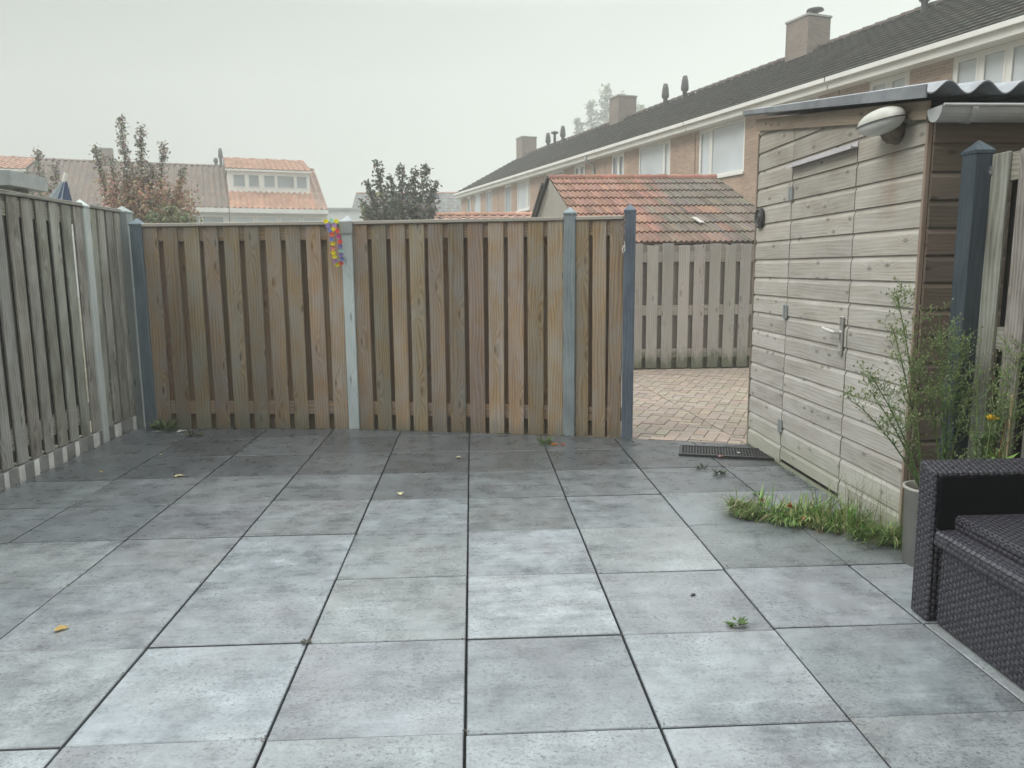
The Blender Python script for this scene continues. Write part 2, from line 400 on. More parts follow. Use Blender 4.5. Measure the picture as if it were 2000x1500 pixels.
FL = [(-2.95, 6.84), (-1.06, 6.66), (0.79, 6.21), (1.25, 6.07), (2.3, 5.745)]   # foot of the back fence
def halfplanes(m=0.0):
    H = []
    for p, q in zip(FL[:-1], FL[1:]):
        d = Vector((q[0] - p[0], q[1] - p[1])).normalized(); nx, ny = -d.y, d.x
        H.append((nx, ny, nx * p[0] + ny * p[1] - m))
    return H
patio = MB()
TX0, TY0, TS = -0.0425, 5.730, 0.6
slab_tint = {}
for i in range(-5, 6):
    xa = TX0 + TS * i
    sh = rnd.uniform(-0.012, 0.012)
    for k in range(-2, 11):
        ya = TY0 - TS * k + sh + rnd.uniform(-0.003, 0.003); yb = ya - TS
        gx = rnd.uniform(0.0034, 0.0052); gy = rnd.uniform(0.0020, 0.0048)
        def poly(m):
            P = [(xa + gx + m, yb + gy + m), (xa + TS - gx - m, yb + gy + m), (xa + TS - gx - m, ya - gy - m), (xa + gx + m, ya - gy - m)]
            for a, b, c in halfplanes(m): P = clip(P, a, b, c)
            return P
        po, pi_ = poly(0), poly(0.003)
        if len(po) < 3: continue
        ou, ov = rnd.uniform(0, 30), rnd.uniform(0, 30)
        yc = 0.5 * (ya + yb)
        d = 1.06 - 0.70 * min(1, max(0, (yc - 3.2) / 2.2))            # slabs get darker towards the fence
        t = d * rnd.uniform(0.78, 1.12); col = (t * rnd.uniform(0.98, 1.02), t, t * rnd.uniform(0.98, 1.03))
        z = rnd.uniform(-0.0012, 0.0012); tx, ty = rnd.uniform(-0.0015, .0015), rnd.uniform(-0.0015, .0015)
        zz = lambda p: z + tx * (p[0] - xa) / TS + ty * (p[1] - yb) / TS
        U = lambda p: (p[0] + ou, p[1] + ov)
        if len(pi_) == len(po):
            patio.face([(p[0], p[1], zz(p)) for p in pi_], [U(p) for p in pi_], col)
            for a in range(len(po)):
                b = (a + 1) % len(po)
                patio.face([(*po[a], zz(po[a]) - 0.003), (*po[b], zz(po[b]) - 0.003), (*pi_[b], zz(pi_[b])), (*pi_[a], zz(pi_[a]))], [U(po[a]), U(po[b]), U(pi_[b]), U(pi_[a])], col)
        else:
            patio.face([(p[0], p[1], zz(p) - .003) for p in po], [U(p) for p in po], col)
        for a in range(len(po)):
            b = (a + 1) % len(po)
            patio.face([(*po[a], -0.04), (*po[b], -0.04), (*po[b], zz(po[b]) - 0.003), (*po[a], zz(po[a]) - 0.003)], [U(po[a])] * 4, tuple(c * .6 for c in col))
bed = [(-3.1, -1.2), (3.3, -1.2), (3.3, 6.9), (-3.1, 6.9)]
for a, b, c in halfplanes(): bed = clip(bed, a, b, c)
patio.face([(*p, -0.016) for p in bed], None, (1, 1, 1), 1)
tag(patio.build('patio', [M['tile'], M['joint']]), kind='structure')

alley = MB()
ca, sa = math.cos(R(-25.6)), math.sin(R(-25.6))
rot = lambda x, y: (x * ca - y * sa + 1.9, x * sa + y * ca + 8.2)
Ld = Vector((0.95, -0.30)).normalized(); Ln = (-Ld.y, Ld.x); Lc = Ln[0] * 1.25 + Ln[1] * 6.085
seam = (0.985, 0.05); seamc = 0.985 * 2.05 + 0.05 * 8.0
W_, L_ = 0.1025, 0.205
for half in (0, 1):
    for i in range(-44, 45):
        for j in range(-44, 45):
            for kind in (0, 1):
                # herringbone tiling: 4-cell repeat
                if (i + j) % 4 == 0 and kind == 0: x0, y0, x1, y1 = i * W_, j * W_, i * W_ + L_, j * W_ + W_
                elif (i + j) % 4 == 1 and kind == 1 and False: continue
                elif kind == 1 and (i + j) % 4 == 2: x0, y0, x1, y1 = i * W_, j * W_ - W_ * 0, i * W_ + W_, j * W_ + L_
                else: continue
                gp = 0.0035
                P = [(x0 + gp, y0 + gp), (x1 - gp, y0 + gp), (x1 - gp, y1 - gp), (x0 + gp, y1 - gp)]
                P = [rot(*p) for p in P]
                cx = sum(p[0] for p in P) / 4; cy = sum(p[1] for p in P) / 4
                if not (-1.6 < cx < 5.6 and 5.3 < cy < 10.6): continue
                P = clip(P, -Ln[0], -Ln[1], -Lc - 0.004)
                if half == 0: P = clip(P, seam[0], seam[1], seamc - 0.004)
                else: P = clip(P, -seam[0], -seam[1], -seamc - 0.004)
                if len(P) < 3: continue
                col = jit(rnd, (1, 1, 1), 0.05, 0.13); z = rnd.uniform(-0.002, 0.002) - 0.002
                alley.face([(*p, z) for p in P], [(p[0], p[1]) for p in P], col)
                for a in range(len(P)):
                    b = (a + 1) % len(P)
                    alley.face([(*P[a], -0.03), (*P[b], -0.03), (*P[b], z), (*P[a], z)], None, tuple(c * .8 for c in col))
bedp = [(-1.8, 5.3), (5.8, 5.3), (5.8, 10.7), (-1.8, 10.7)]
bedp = clip(bedp, -Ln[0], -Ln[1], -Lc)
alley.face([(*p, -0.0085) for p in bedp], None, (1, 1, 1), 1)
tag(alley.build('alley', [M['paver'], M['paver_joint']]), kind='structure')

# ------------------------------------------------------------------ fences
def fence_panel(label, p0, p1, z0, z1, mat, seed, pw=0.14, pitch=0.176, rails=((1.65, 1.775), (0.13, 0.245)), cap=True, ragged=0.0,
                group=None, capmat=None, plinth=False, tv=0.16, back=(.88, .78, .68), ts=0.05):
    """local x runs along the panel, the face we look at is towards -y"""
    r = random.Random(seed)
    d = Vector((p1[0] - p0[0], p1[1] - p0[1])); Lg = d.length
    t = thing('plank_fence', label, 'fence', (p0[0], p0[1], 0), math.atan2(d.y, d.x), group)
    n = max(2, int(round((Lg - pw) / pitch)) + 1); pit = (Lg - pw) / (n - 1)
    fb, bb = MB(), MB()
    for i in range(n):
        x = i * pit + r.uniform(-0.004, 0.004); x = min(max(x, 0), Lg - pw)
        top = z1 - (r.uniform(0, ragged) if ragged else 0)
        dw, lean, bow = r.uniform(-.004, .003), r.gauss(0, .0022), r.uniform(-.003, .003)
        fb.box((x, -0.028 + bow, z0 + r.uniform(0, 0.008)), (x + pw + dw, -0.012 + bow * .3, top), 2, jit(r, (1, 1, 1), ts, tv), rnd=r)
        fb.v[-8:] = [(vx + lean * (vz - .9), vy, vz) for vx, vy, vz in fb.v[-8:]]
        if i < n - 1:
            gx = x + pw; gw = pit - pw
            bb.box((gx - 0.05, 0.031, z0 + r.uniform(0, 0.01)), (gx + gw + 0.05, 0.046, z1 - 0.005 - (r.uniform(0, ragged) if ragged else 0)), 2, jit(r, back, ts, tv), rnd=r)
    fb.build('front_boards', mat, t, bevel=0.003)
    bb.build('back_boards', mat, t, bevel=0.003)
    for a, b in rails:
        m = MB(); m.box((0, -0.0115, a), (Lg, 0.0305, b), 0, jit(r, (0.98, 0.95, 0.92), ts, .06), rnd=r); m.build('rail', mat, t, bevel=0.002)
    if cap:
        m = MB(); m.box((0, -0.042, z1 + 0.001), (Lg, 0.05, z1 + 0.03), 0, gray(r, .9, 1.05), rnd=r); m.build('cap_rail', capmat or M['rail_light'], t, bevel=0.004)
    if plinth:
        m = MB(); x = 0
        while x < Lg:
            wd = r.uniform(0.045, 0.07) if int(x / 0.088) % 2 else r.uniform(0.10, 0.125)
            x2 = min(Lg, x + wd); lt = wd < 0.08
            m.face([(x, -0.034, -0.04), (x2, -0.034, -0.04), (x2, -0.034, z0 - 0.004), (x, -0.034, z0 - 0.004)], None, gray(r, 1.25, 1.7) if lt else gray(r, 0.38, 0.62)); x = x2
        m.face([(0, -0.034, z0 - .004), (Lg, -0.034, z0 - .004), (Lg, .03, z0 - .004), (0, .03, z0 - .004)], None, (.6, .6, .6))
        m.face([(Lg, .03, -.04), (0, .03, -.04), (0, .03, z0 - .004), (Lg, .03, z0 - .004)], None, (.6, .6, .6))
        m.build('concrete_plinth', M['concrete'], t)
    return t

def post(label, x, y, w, h, mat, rz, seed, cap='pyramid', group='fence posts', d=None, tint=(1, 1, 1), capmat=None):
    r = random.Random(seed); d = d or w
    t = thing('fence_post', label, 'fence post', (x, y, 0), rz, group)
    m = MB(); m.box((-w / 2, -d / 2, -0.04), (w / 2, d / 2, h), 2, tint, rnd=r); m.build('post_shaft', mat, t, bevel=0.006)
    m = MB(); e = 0.004
    if cap == 'pyramid':
        hw, hd, a = w / 2 + e, d / 2 + e, 0.05
    else:
        hw, hd, a = w / 2 + 0.008, d / 2 + 0.008, 0.055
    lo = h - (0.10 if cap == 'sleeve' else 0.012); z = h + 0.002
    B = [(-hw, -hd), (hw, -hd), (hw, hd), (-hw, hd)]
    for i in range(4):
        p, q = B[i], B[(i + 1) % 4]
        m.face([(*p, lo), (*q, lo), (*q, z), (*p, z)], [(p[0], lo), (q[0] + q[1], lo), (q[0] + q[1], z), (p[0], z)], tint)
        m.face([(*p, z), (*q, z), (0, 0, z + a)], [(0, 0), (w, 0), (w / 2, .07)], tuple(c * 1.25 for c in tint))
    m.face([(*p, lo) for p in B[::-1]], None, tint)
    m.build('post_cap', capmat or mat, t)
    return t

# back fence (brown) from the left corner to the gateway
def along(p, q, a, b):
    d = Vector((q[0] - p[0], q[1] - p[1])).normalized(); L_ = math.dist(p, q)
    return (p[0] + d.x * a, p[1] + d.y * a), (p[0] + d.x * (L_ - b), p[1] + d.y * (L_ - b))
PC, P2, P3, PG = (-2.89, 6.88), (-1.055, 6.695), (0.805, 6.26), (1.268, 6.125)
BG = 'brown panels of the back fence'
fence_panel('brown plank fence panel between corner post and garland post', *along(PC, P2, .05, .05), -0.03, 1.775, M['fence_brown'], 11, group=BG, ts=.045, tv=.26, pw=.131)
fence_panel('brown plank fence panel in the middle of the back fence, right of the garland post', *along(P2, P3, .05, .05), -0.03, 1.775, M['fence_brown'], 12, group=BG, ts=.045, tv=.26, pw=.131)
fence_panel('narrow brown fence panel of three planks beside the open gateway', *along(P3, PG, .05, .05), -0.03, 1.775, M['fence_brown'], 13, group=BG, ts=.035, pw=.108, pitch=.15)
post('dark blue grey corner post where the grey and brown fences meet', *PC, 0.10, 1.80, M['post_blue'], R(-5.4), 1, tint=(.66, .72, .76))
post('pale grey post with a zinc cap that the colourful garland hangs from', *P2, 0.095, 1.80, M['post_light'], R(-9), 2, cap='sleeve', capmat=M['zinc'], tint=(1.12, 1.2, 1.22))
post('blue grey pointed post between the wide and the narrow brown panel', *P3, 0.097, 1.835, M['post_blue'], R(-14), 3, tint=(1.25, 1.25, 1.2))
post('dark blue grey pointed gate post with the rusty chain', *PG, 0.088, 1.845, M['post_blue'], R(-16), 4, tint=(.62, .66, .76))

# left fence (grey), stands on a concrete plinth
LG = 'grey panels of the left fence'
LX = -3.10
fence_panel('weathered grey fence panel nearest the house on the left side', (LX, 2.50), (LX, 4.36), 0.105, 1.905, M['fence_grey'], 20, group=LG, back=(.16, .155, .14), ts=.03, pw=.120, pitch=.175, rails=((1.77, 1.89), (.21, .35)), plinth=True, capmat=M['fence_grey'])  # back: gap shade put into the rear boards' tint, all three grey panels
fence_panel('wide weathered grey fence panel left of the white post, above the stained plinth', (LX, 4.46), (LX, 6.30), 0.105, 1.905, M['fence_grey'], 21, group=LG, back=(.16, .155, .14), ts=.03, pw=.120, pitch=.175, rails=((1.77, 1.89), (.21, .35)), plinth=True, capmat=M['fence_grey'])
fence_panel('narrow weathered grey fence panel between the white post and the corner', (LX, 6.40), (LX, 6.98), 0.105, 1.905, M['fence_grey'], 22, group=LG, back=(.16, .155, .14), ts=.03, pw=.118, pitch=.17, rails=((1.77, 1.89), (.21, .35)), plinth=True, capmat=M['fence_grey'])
post('whitish square post of the left fence between the wide and narrow grey panels', LX, 6.35, 0.095, 1.915, M['post_light'], 0, 5, tint=(1.05, 1.06, 1.04), d=.09)
post('grey post at the end of the left fence behind the dark corner post', LX + .03, 7.02, 0.125, 1.915, M['post_light'], 0, 6, tint=(.62, .66, .66))
post('grey post of the left fence nearest the house', LX, 4.41, 0.09, 1.915, M['post_light'], 0, 7, tint=(.9, .9, .9))

# alley fence seen through the gateway
AG = 'silvered panels across the alley'
for a, b, lb in ((0.35, 2.12, 'silvered plank fence panel across the alley hidden mostly behind the gate post'),
                 (2.16, 4.02, 'silvered plank fence with green algae along its foot, seen through the open gateway'),
                 (4.06, 5.9, 'silvered plank fence panel across the alley behind the shed')):
    fence_panel(lb, (a, 10.31), (b, 10.31), 0.01, 1.71, M['fence_alley'], int(a * 10) + 31, group=AG, pw=.15, pitch=.2145, rails=((1.46, 1.60), (.74, .88), (.16, .28)), cap=False, ragged=0.035, tv=.1, ts=.015, back=(.74, .71, .68))

# right fence beside the shed
fence_panel('pale grey fence panel at the right edge behind the sofa', (2.365, 3.40), (2.365, 1.56), 0.03, 1.885, M['fence_grey'], 41, back=(.2, .18, .17), pw=.112, pitch=.165, rails=((1.76, 1.88), (1.02, 1.12), (.2, .3)), cap=False, tv=.08)  # back: rear boards tinted dark to paint in the shade of the gaps
post('dark blue post between the shed and the pale fence at the right', 2.305, 3.45, 0.088, 1.905, M['post_blue'], 0, 8, d=.10, tint=(.30, .335, .365))
bk = MB(); bk.box((2.332, 3.385, 1.795), (2.337, 3.43, 1.835)); bk.box((2.326, 3.392, 1.803), (2.333, 3.402, 1.813)); bk.box((2.326, 3.414, 1.817), (2.333, 3.424, 1.827))
tag(bk.build('fence_bracket', M['steel']), 'small steel angle bracket joining the dark blue post to the pale fence', 'bracket')

# ------------------------------------------------------------------ shed
SX, SY0, SY1 = 2.19, 3.62, 5.80          # face plane, near and far corner
ztop = lambda y: 2.158 + (y - SY0) * 0.147
shed = thing('garden_shed', 'pale weathered timber shed with a board door and corrugated roof, right of the gateway', 'shed', (SX, SY0, 0), 0)
W = Vector((SX, SY0, 0))
def board_wall(y0, y1, zlo, zhi, seed, slope=True, bw=0.1307, z00=0.01, tinter=None, out=0.0):
    """horizontal shiplap boards on the face x=SX (looking -x); local coords of the shed"""
    r = random.Random(seed); mb = MB()
    prof = [(0.0, 0.0), (0.0, 0.017), (0.100, 0.017), (0.120, 0.008), (bw, 0.008), (bw, 0.0)]
    nb = int(math.ceil((zhi - z00) / bw))
    for i in range(nb):
        za = z00 + i * bw
        if za + bw < zlo + 1e-4 or za > zhi - 1e-4: continue
        frame = lambda x, p, q: (-q - out, x, za + p)
        j = r.uniform(-0.0015, 0.0015)
        c = tinter(i, r) if tinter else gray(r, .86, 1.08)
        mb.prism([(p + 0.002 if k in (0, 1) else p, q) for k, (p, q) in enumerate(prof)], y0 + j, y1 + j, frame, c, uvo=(r.uniform(0, 30), r.uniform(0, 30)))
    return mb
def clip_mesh(o, co, no):
    bm = bmesh.new(); bm.from_mesh(o.data)
    bmesh.ops.remove_doubles(bm, verts=bm.verts, dist=1e-6)
    bmesh.ops.bisect_plane(bm, geom=bm.verts[:] + bm.edges[:] + bm.faces[:], plane_co=co, plane_no=no, clear_outer=True)
    bm.to_mesh(o.data); bm.free()
def shed_tint(i, r):
    v = r.uniform(.86, 1.06); hgt = i / 17
    return (v * (1.0 - .10 * hgt), v * (1.0 - .14 * hgt), v * (1.0 - .22 * hgt))
YD0, YD1 = 4.30 - SY0, 5.165 - SY0
YE = SY1 - SY0
sl = Vector((0, -0.147, 1)).normalized()
for (a, b, sd) in ((0.022, YD0 - 0.008, 1), (YD1 + 0.008, YE - 0.004, 2)):
    o = board_wall(a, b, 0, 2.6, sd, tinter=shed_tint).build('side_wall', M['shed'], shed)
    clip_mesh(o, (0, 0, 2.095), sl)
o = board_wall(YD0 - 0.003, YD1 + 0.003, 2.095, 2.6, 3, tinter=shed_tint).build('lintel_boards', M['shed'], shed); clip_mesh(o, (0, 0, 2.095), sl); clip_mesh(o, (0, 0, 2.064), (0, 0, -1))
door = board_wall(YD0 + 0.004, YD1 - 0.004, 0.04, 2.095, 4, tinter=shed_tint)
door = door.build('door', M['shed'], shed); clip_mesh(door, (0, 0, 2.055), (0, 0, 1))
clip_mesh(door, (0, 0, 0.045), (0, 0, -1))
bk = MB(); bk.box((0.004, 0.03, 0.0), (0.03, YE - .02, 2.08)); bk.build('backing', plain('dark_backing', (.02, .018, .016), .9), shed)
# fascia board following the roof slope
m = MB()
for a, b in ((0.0, YE + 0.03),):
    P = lambda y, z: (-0.023, y, z)
    za, zb = ztop(SY0 + a), ztop(SY0 + b)
    m.prism([(0, 0), (0, 0.018), (0.085, 0.018), (0.085, 0)], a, b, lambda y, p, q: (-0.020 - q, y, ztop(SY0 + y) - 0.08 + p), (.64, .54, .43), uvo=(3.1, 2))
m.build('fascia_board', M['shed'], shed, bevel=.002)
m = MB(); m.box((-0.024, 0.001, 0.0), (0.0, 0.020, 2.06), 2, (.62, .50, .42), rnd=rnd); m.build('corner_trim', M['shed'], shed, bevel=.002)
m = MB(); m.box((-0.022, YE - .003, 0.0), (0.02, YE + 0.02, 2.38), 2, (.42, .36, .30), rnd=rnd); m.build('corner_trim', M['shed'], shed, bevel=.002)
# near end wall (in the shade under the eave) and the rest of the box
r = random.Random(77); m = MB()
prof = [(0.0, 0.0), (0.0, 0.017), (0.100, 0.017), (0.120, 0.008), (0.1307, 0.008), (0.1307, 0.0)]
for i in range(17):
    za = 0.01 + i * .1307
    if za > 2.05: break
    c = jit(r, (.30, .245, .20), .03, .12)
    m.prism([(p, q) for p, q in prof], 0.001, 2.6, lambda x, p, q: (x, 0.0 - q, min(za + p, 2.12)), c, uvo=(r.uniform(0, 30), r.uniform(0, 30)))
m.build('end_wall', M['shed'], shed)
m = MB(); m.box((2.58, 0.02, 0), (2.6, YE, 2.3), 2, (.7, .7, .7)); m.box((0.03, YE - .02, 0), (2.58, YE, 2.42), 2, (.7, .7, .7)); m.build('rear_wall', M['shed'], shed)
m = MB(); m.box((-0.012, 0.0, -0.03), (0.02, YE, 0.012), 1, (.55, .6, .5), rnd=rnd); m.build('sole_plate', M['shed'], shed)
# corrugated roof
roof = MB(); pt = 0.177; amp = 0.028
ya, yb = -0.10, YE + 0.12
nxs = int(2.75 / pt * 12)
row = lambda y, dz: [(-0.105 + k * pt / 12, y, 2.214 + y * 0.147 + amp * math.cos(2 * math.pi * k / 12 + 2.5) + dz) for k in range(nxs + 1)]
for dz, flip in ((0.006, 0), (0.0, 1)):
    A, B = row(ya, dz), row(yb, dz)
    for k in range(nxs):
        q = [A[k], A[k + 1], B[k + 1], B[k]]
        roof.face(q[::-1] if flip else q)
A, A2 = row(ya, 0), row(ya, 0.006)
for k in range(nxs): roof.face([A[k], A[k + 1], A2[k + 1], A2[k]])
o = roof.build('corrugated_roof', M['cement_sheet'], shed, smooth=False)
# turned-down verge of the sheet along the face
m = MB(); m.prism([(0, 0), (0, 0.01), (1, 0.01), (1, 0)], ya, yb, lambda y, p, q: (-0.112 + q, y, 2.214 + y * 0.147 + 0.014 - (1 - p) * (.058 - .013 * y))); m.build('verge_trim', plain('verge_sheet', (.20, .215, .23), .6, .25, 6), shed, bevel=.002)
# gutter across the near end
gt = MB(); prof = []
for k in range(13):
    a = math.pi + math.pi * k / 12
    prof.append((0.058 * math.cos(a), 0.058 * math.sin(a) * 1.15))
gy, gz = -0.085, 2.115
inner = [(p * .93, q * .93) for p, q in prof]
gt.prism(prof, -0.045, 2.7, lambda x, p, q: (x, gy + p, gz + q), closed=False, mi=0)
gt.prism(inner, -0.045, 2.7, lambda x, p, q: (x, gy + p, gz + q), closed=False)
gt.tube([(-0.045, gy - .058, gz), (2.7, gy - .058, gz)], 0.008, 8)
gut = gt.build('gutter', M['pvc'], shed)
m = MB(); m.face([(-0.046, gy + p, gz + q) for p, q in prof]); m.face([(-0.052, gy + p, gz + q) for p, q in prof][::-1])
for k in range(12): m.face([(-0.046, gy + prof[k][0], gz + prof[k][1]), (-0.046, gy + prof[k + 1][0], gz + prof[k + 1][1]), (-0.052, gy + prof[k + 1][0], gz + prof[k + 1][1]), (-0.052, gy + prof[k][0], gz + prof[k][1])])
m.build('end_cap', M['pvc'], gut)
for bx in (0.09, 0.75, 1.4):
    m = MB(); bp = [(p * 1.09, q * 1.09) for p, q in prof]
    m.prism(bp, bx, bx + .028, lambda x, p, q: (x, gy + p, gz + q), closed=False); m.build('gutter_bracket', M['pvc'], gut)
# door furniture
m = MB(); m.box((-0.060, YD0 - 0.01, 2.052), (-0.018, YD1 + 0.01, 2.058), 1); m.box((-0.064, YD0 - .01, 2.045), (-0.059, YD1 + .01, 2.064), 1); m.box((-0.024, YD0 - .01, 2.052), (-0.019, YD1 + .01, 2.085), 1)
m.build('drip_strip', plain('drip_strip_metal', (.6, .58, .6), .4, metal=.4), shed)
hd = MB(); hy = YD0 + 0.045
hd.box((-0.034, hy - .018, .875), (-0.022, hy + .018, 1.105)); hdo = hd.build('handle', M['steel'], door, bevel=.004)
m = MB(); m.tube([(-.03, hy, 1.01), (-.075, hy, 1.012), (-.078, hy + .02, 1.014), (-.076, hy + .13, 1.024), (-0.07, hy + .145, 1.03)], [.011, .011, .012, .010, .008], 10); m.box((-.036, hy - .012, .90), (-.034, hy + .012, .95))
m.build('handle_lever', plain('bright_steel', (.72, .72, .71), .3, metal=.6), door, smooth=False)
for hz in (1.88, 1.085, 0.28):
    m = MB(); yy = YD1 + 0.004
    m.box((-0.032, yy - 0.03, hz - 0.045), (-0.0205, yy + 0.03, hz + .045)); m.tube([(-.034, yy, hz - .048), (-.034, yy, hz + .048)], .008, 8)
    m.build('hinge', M['zinc'], door, bevel=.001)
# stain-carrying lamp
lamp = thing('wall_lamp', 'off white oval outdoor wall lamp on the shed above a rust stain', 'lamp', (SX - 0.02, 3.885, 2.112))
m = MB(); m.tube([(0, 0, -.05), (-.04, 0, -.045), (-.075, 0, 0.0)], [.06, .055, .045], 14); m.lathe([(0, -.10), (.03, -.10), (.035, -.06), (.02, -.05)], (-.03, 0, 0), 12)
m.build('lamp_arm', plain('rusty_lamp_base', (.16, .13, .10), .7, .4, 30), lamp, smooth=True)
def ellipsoid(mb, c, rx, ry, rz, a0, a1, nseg=28, nr=10, tilt=0.0):
    base = len(mb.v)
    for i in range(nr + 1):
        a = a0 + (a1 - a0) * i / nr
        for k in range(nseg):
            b = 2 * math.pi * k / nseg
            cb, sb = math.cos(b), math.sin(b)
            # squarish boat-shaped outline
            cb2 = math.copysign(abs(cb) ** .8, cb); sb2 = math.copysign(abs(sb) ** .9, sb)
            x, y, z = rx * math.cos(a) * cb2, ry * math.cos(a) * sb2, rz * math.sin(a)
            mb.v.append((c[0] + x, c[1] + y, c[2] + z - tilt * x))
    for i in range(nr):
        for k in range(nseg):
            k2 = (k + 1) % nseg
            mb.f.append((base + i * nseg + k, base + i * nseg + k2, base + (i + 1) * nseg + k2, base + (i + 1) * nseg + k)); mb.uv.append([(0, 0)] * 4); mb.c.append((1, 1, 1)); mb.mi.append(0)
m = MB(); ellipsoid(m, (-.095, .0, .003), .075, .175, .066, 0.0, math.pi / 2, tilt=-.12); m.build('lamp_housing', plain('lamp_housing_plastic', (.46, .46, .42), .4, .12, 12), lamp, smooth=True)
m = MB(); ellipsoid(m, (-.095, .0, -.001), .073, .172, .062, -math.pi / 2, -0.02, tilt=-.12); m.build('lamp_diffuser', plain('lamp_diffuser_plastic', (.50, .52, .49), .2, .08, 12), lamp, smooth=True)
m = MB()
for k in range(28):
    b0, b1 = 2 * math.pi * k / 28, 2 * math.pi * (k + 1) / 28
    f = lambda b, s_, dz: (-.095 + .077 * s_ * math.copysign(abs(math.cos(b)) ** .8, math.cos(b)), .178 * s_ * math.copysign(abs(math.sin(b)) ** .9, math.sin(b)), 0.0 + dz + .12 * .077 * math.copysign(abs(math.cos(b)) ** .8, math.cos(b)))
    m.face([f(b0, 1, -.004), f(b1, 1, -.004), f(b1, 1, .004), f(b0, 1, .004)])
m.build('seal_ring', M['dark_metal'], lamp)
# round vent / thermometer
vt = MB()
for k in range(24):
    a0, a1 = 2 * math.pi * k / 24, 2 * math.pi * (k + 1) / 24
    ring = [(.075, 0), (.075, .02), (.062, .028), (.05, .018), (.034, .018), (.028, .026), (.012, .026), (0.001, .022)]
    for (r0, h0), (r1, h1) in zip(ring[:-1], ring[1:]):
        vt.face([(-h0, r0 * math.cos(a0), r0 * math.sin(a0)), (-h0, r0 * math.cos(a1), r0 * math.sin(a1)), (-h1, r1 * math.cos(a1), r1 * math.sin(a1)), (-h1, r1 * math.cos(a0), r1 * math.sin(a0))])
o = vt.build('wall_vent', plain('dark_vent_plastic', (.05, .05, .05), .5, .3, 40)); o.location = (SX - 0.021, 5.70, 1.755)
tag(o, 'round black ringed vent near the far edge of the shed face', 'vent')
# rust stain below the lamp, drawn into the shed boards' own paint
k = M['shed']; kt = NT.__new__(NT); kt.m = k; kt.t = k.node_tree; kt.b = k.node_tree.nodes["Principled BSDF"]
src = kt.b.inputs['Base Color'].links[0].from_socket
pos = kt.n('NewGeometry').outputs['Position']; sp = kt.n('SeparateXYZ', {0: pos})
nzs = kt.noise(kt.scale(pos, (1, 9, 2)), 1, 3)
yy = kt.math('ABSOLUTE', kt.math('SUBTRACT', sp.outputs[1], 3.93)); zz_ = sp.outputs[2]
st = kt.math('MULTIPLY', kt.mr(kt.math('ADD', yy, kt.math('MULTIPLY', nzs, .09)), .02, .15, 1, 0, True), kt.math('MULTIPLY', kt.mr(zz_, 1.45, 1.95, 0, 1, True), kt.mr(zz_, 2.05, 2.1, 1, 0)))
xx = kt.mr(sp.outputs[0], 2.2, 2.21, 1, 0)
cc = kt.mix(kt.math('MULTIPLY', kt.math('MULTIPLY', st, xx), 0.36), src, (0.26, 0.14, 0.06, 1))
green = kt.math('MULTIPLY', kt.mr(kt.math('ADD', zz_, kt.math('MULTIPLY', kt.noise(pos, 5, 4), .35)), .2, .5, 1, 0), 0.55)
cc = kt.mix(kt.math('MULTIPLY', green, xx), cc, (0.30, 0.33, 0.23, 1))
kt.set(kt.b.inputs['Base Color'], cc)

# ------------------------------------------------------------------ doormat
mat = thing('door_mat', 'black rubber ring mat lying in the gateway at the foot of the shed', 'mat', (1.525, 5.46, 0.0), R(-16.5))
m = MB(); mw, mh = 0.68, 0.30; z0, z1 = 0.003, 0.018
for (a, b, c, d_) in ((0, 0, mw, .022), (0, mh - .022, mw, mh), (0, .022, .022, mh - .022), (mw - .022, .022, mw, mh - .022)): m.box((a, b, z0), (c, d_, z1))
m.build('mat_border', M['rubber'], mat)
m = MB(); nx_, ny_ = 30, 12; px, py = (mw - .044) / nx_, (mh - .044) / ny_
for i in range(1, nx_): m.box((.022 + i * px - .0032, .022, z0), (.022 + i * px + .0032, mh - .022, z1 - .003))
for j in range(1, ny_): m.box((.022, .022 + j * py - .0032, z0), (mw - .022, .022 + j * py + .0032, z1 - .0045))
m.build('mat_grid', M['rubber'], mat)
m = MB(); m.face([(.03, .03, .0035), (mw - .03, .03, .0035), (mw - .03, mh - .03, .0035), (.03, mh - .03, .0035)]); m.build('mat_dirt', plain('dirt_in_mat', (.16, .15, .13), .95, .4, 40), mat)

# ------------------------------------------------------------------ rattan sofa
sofa = thing('rattan_sofa', 'dark rattan lounge sofa at the right edge in front of the weeds', 'sofa', (1.775, 2.74, 0))
def rbox(a, b, name, bev=.008, axis=2):
    m = MB(); m.box(a, b, axis); return m.build(name, M['rattan'], sofa, bevel=bev)
m = MB()   # back panel with a slightly sloping top
P = [(0, 0.002, .0), (0, .113, .0), (0, .122, .632), (0, .02, .602)]
Q = [(1.5, y, z) for _, y, z in P]
def quad(pts, ax):
    m.face(pts, [((p[ax[0]]), p[ax[1]]) for p in pts])
quad([P[0], P[3], P[2], P[1]], (1, 2)); quad([Q[0], Q[1], Q[2], Q[3]], (1, 2))
quad([P[0], Q[0], Q[3], P[3]], (0, 2)); quad([P[1], P[2], Q[2], Q[1]], (0, 2)); quad([P[3], Q[3], Q[2], P[2]], (0, 1)); quad([P[0], P[1], Q[1], Q[0]], (0, 1))
o = m.build('backrest', M['rattan'], sofa)
bm = bmesh.new(); bm.from_mesh(o.data); bmesh.ops.remove_doubles(bm, verts=bm.verts, dist=1e-5); bm.to_mesh(o.data); bm.free()
md = o.modifiers.new('bevel', 'BEVEL'); md.width = .009; md.segments = 2
m = MB(); m.box((.012, -.008, .385), (1.47, .010, .594)); m.build('back_panel', plain('black_back_panel', (.0015, .0015, .003), .9, .2, 20, spec=.08), sofa, bevel=.004)
rbox((0.0, -1.6, .318), (.09, 0.001, .382), 'seat_frame', .012, 1)
rbox((.024, -1.6, .006), (.05, -0.024, .3175), 'side_panel', .006, 2)
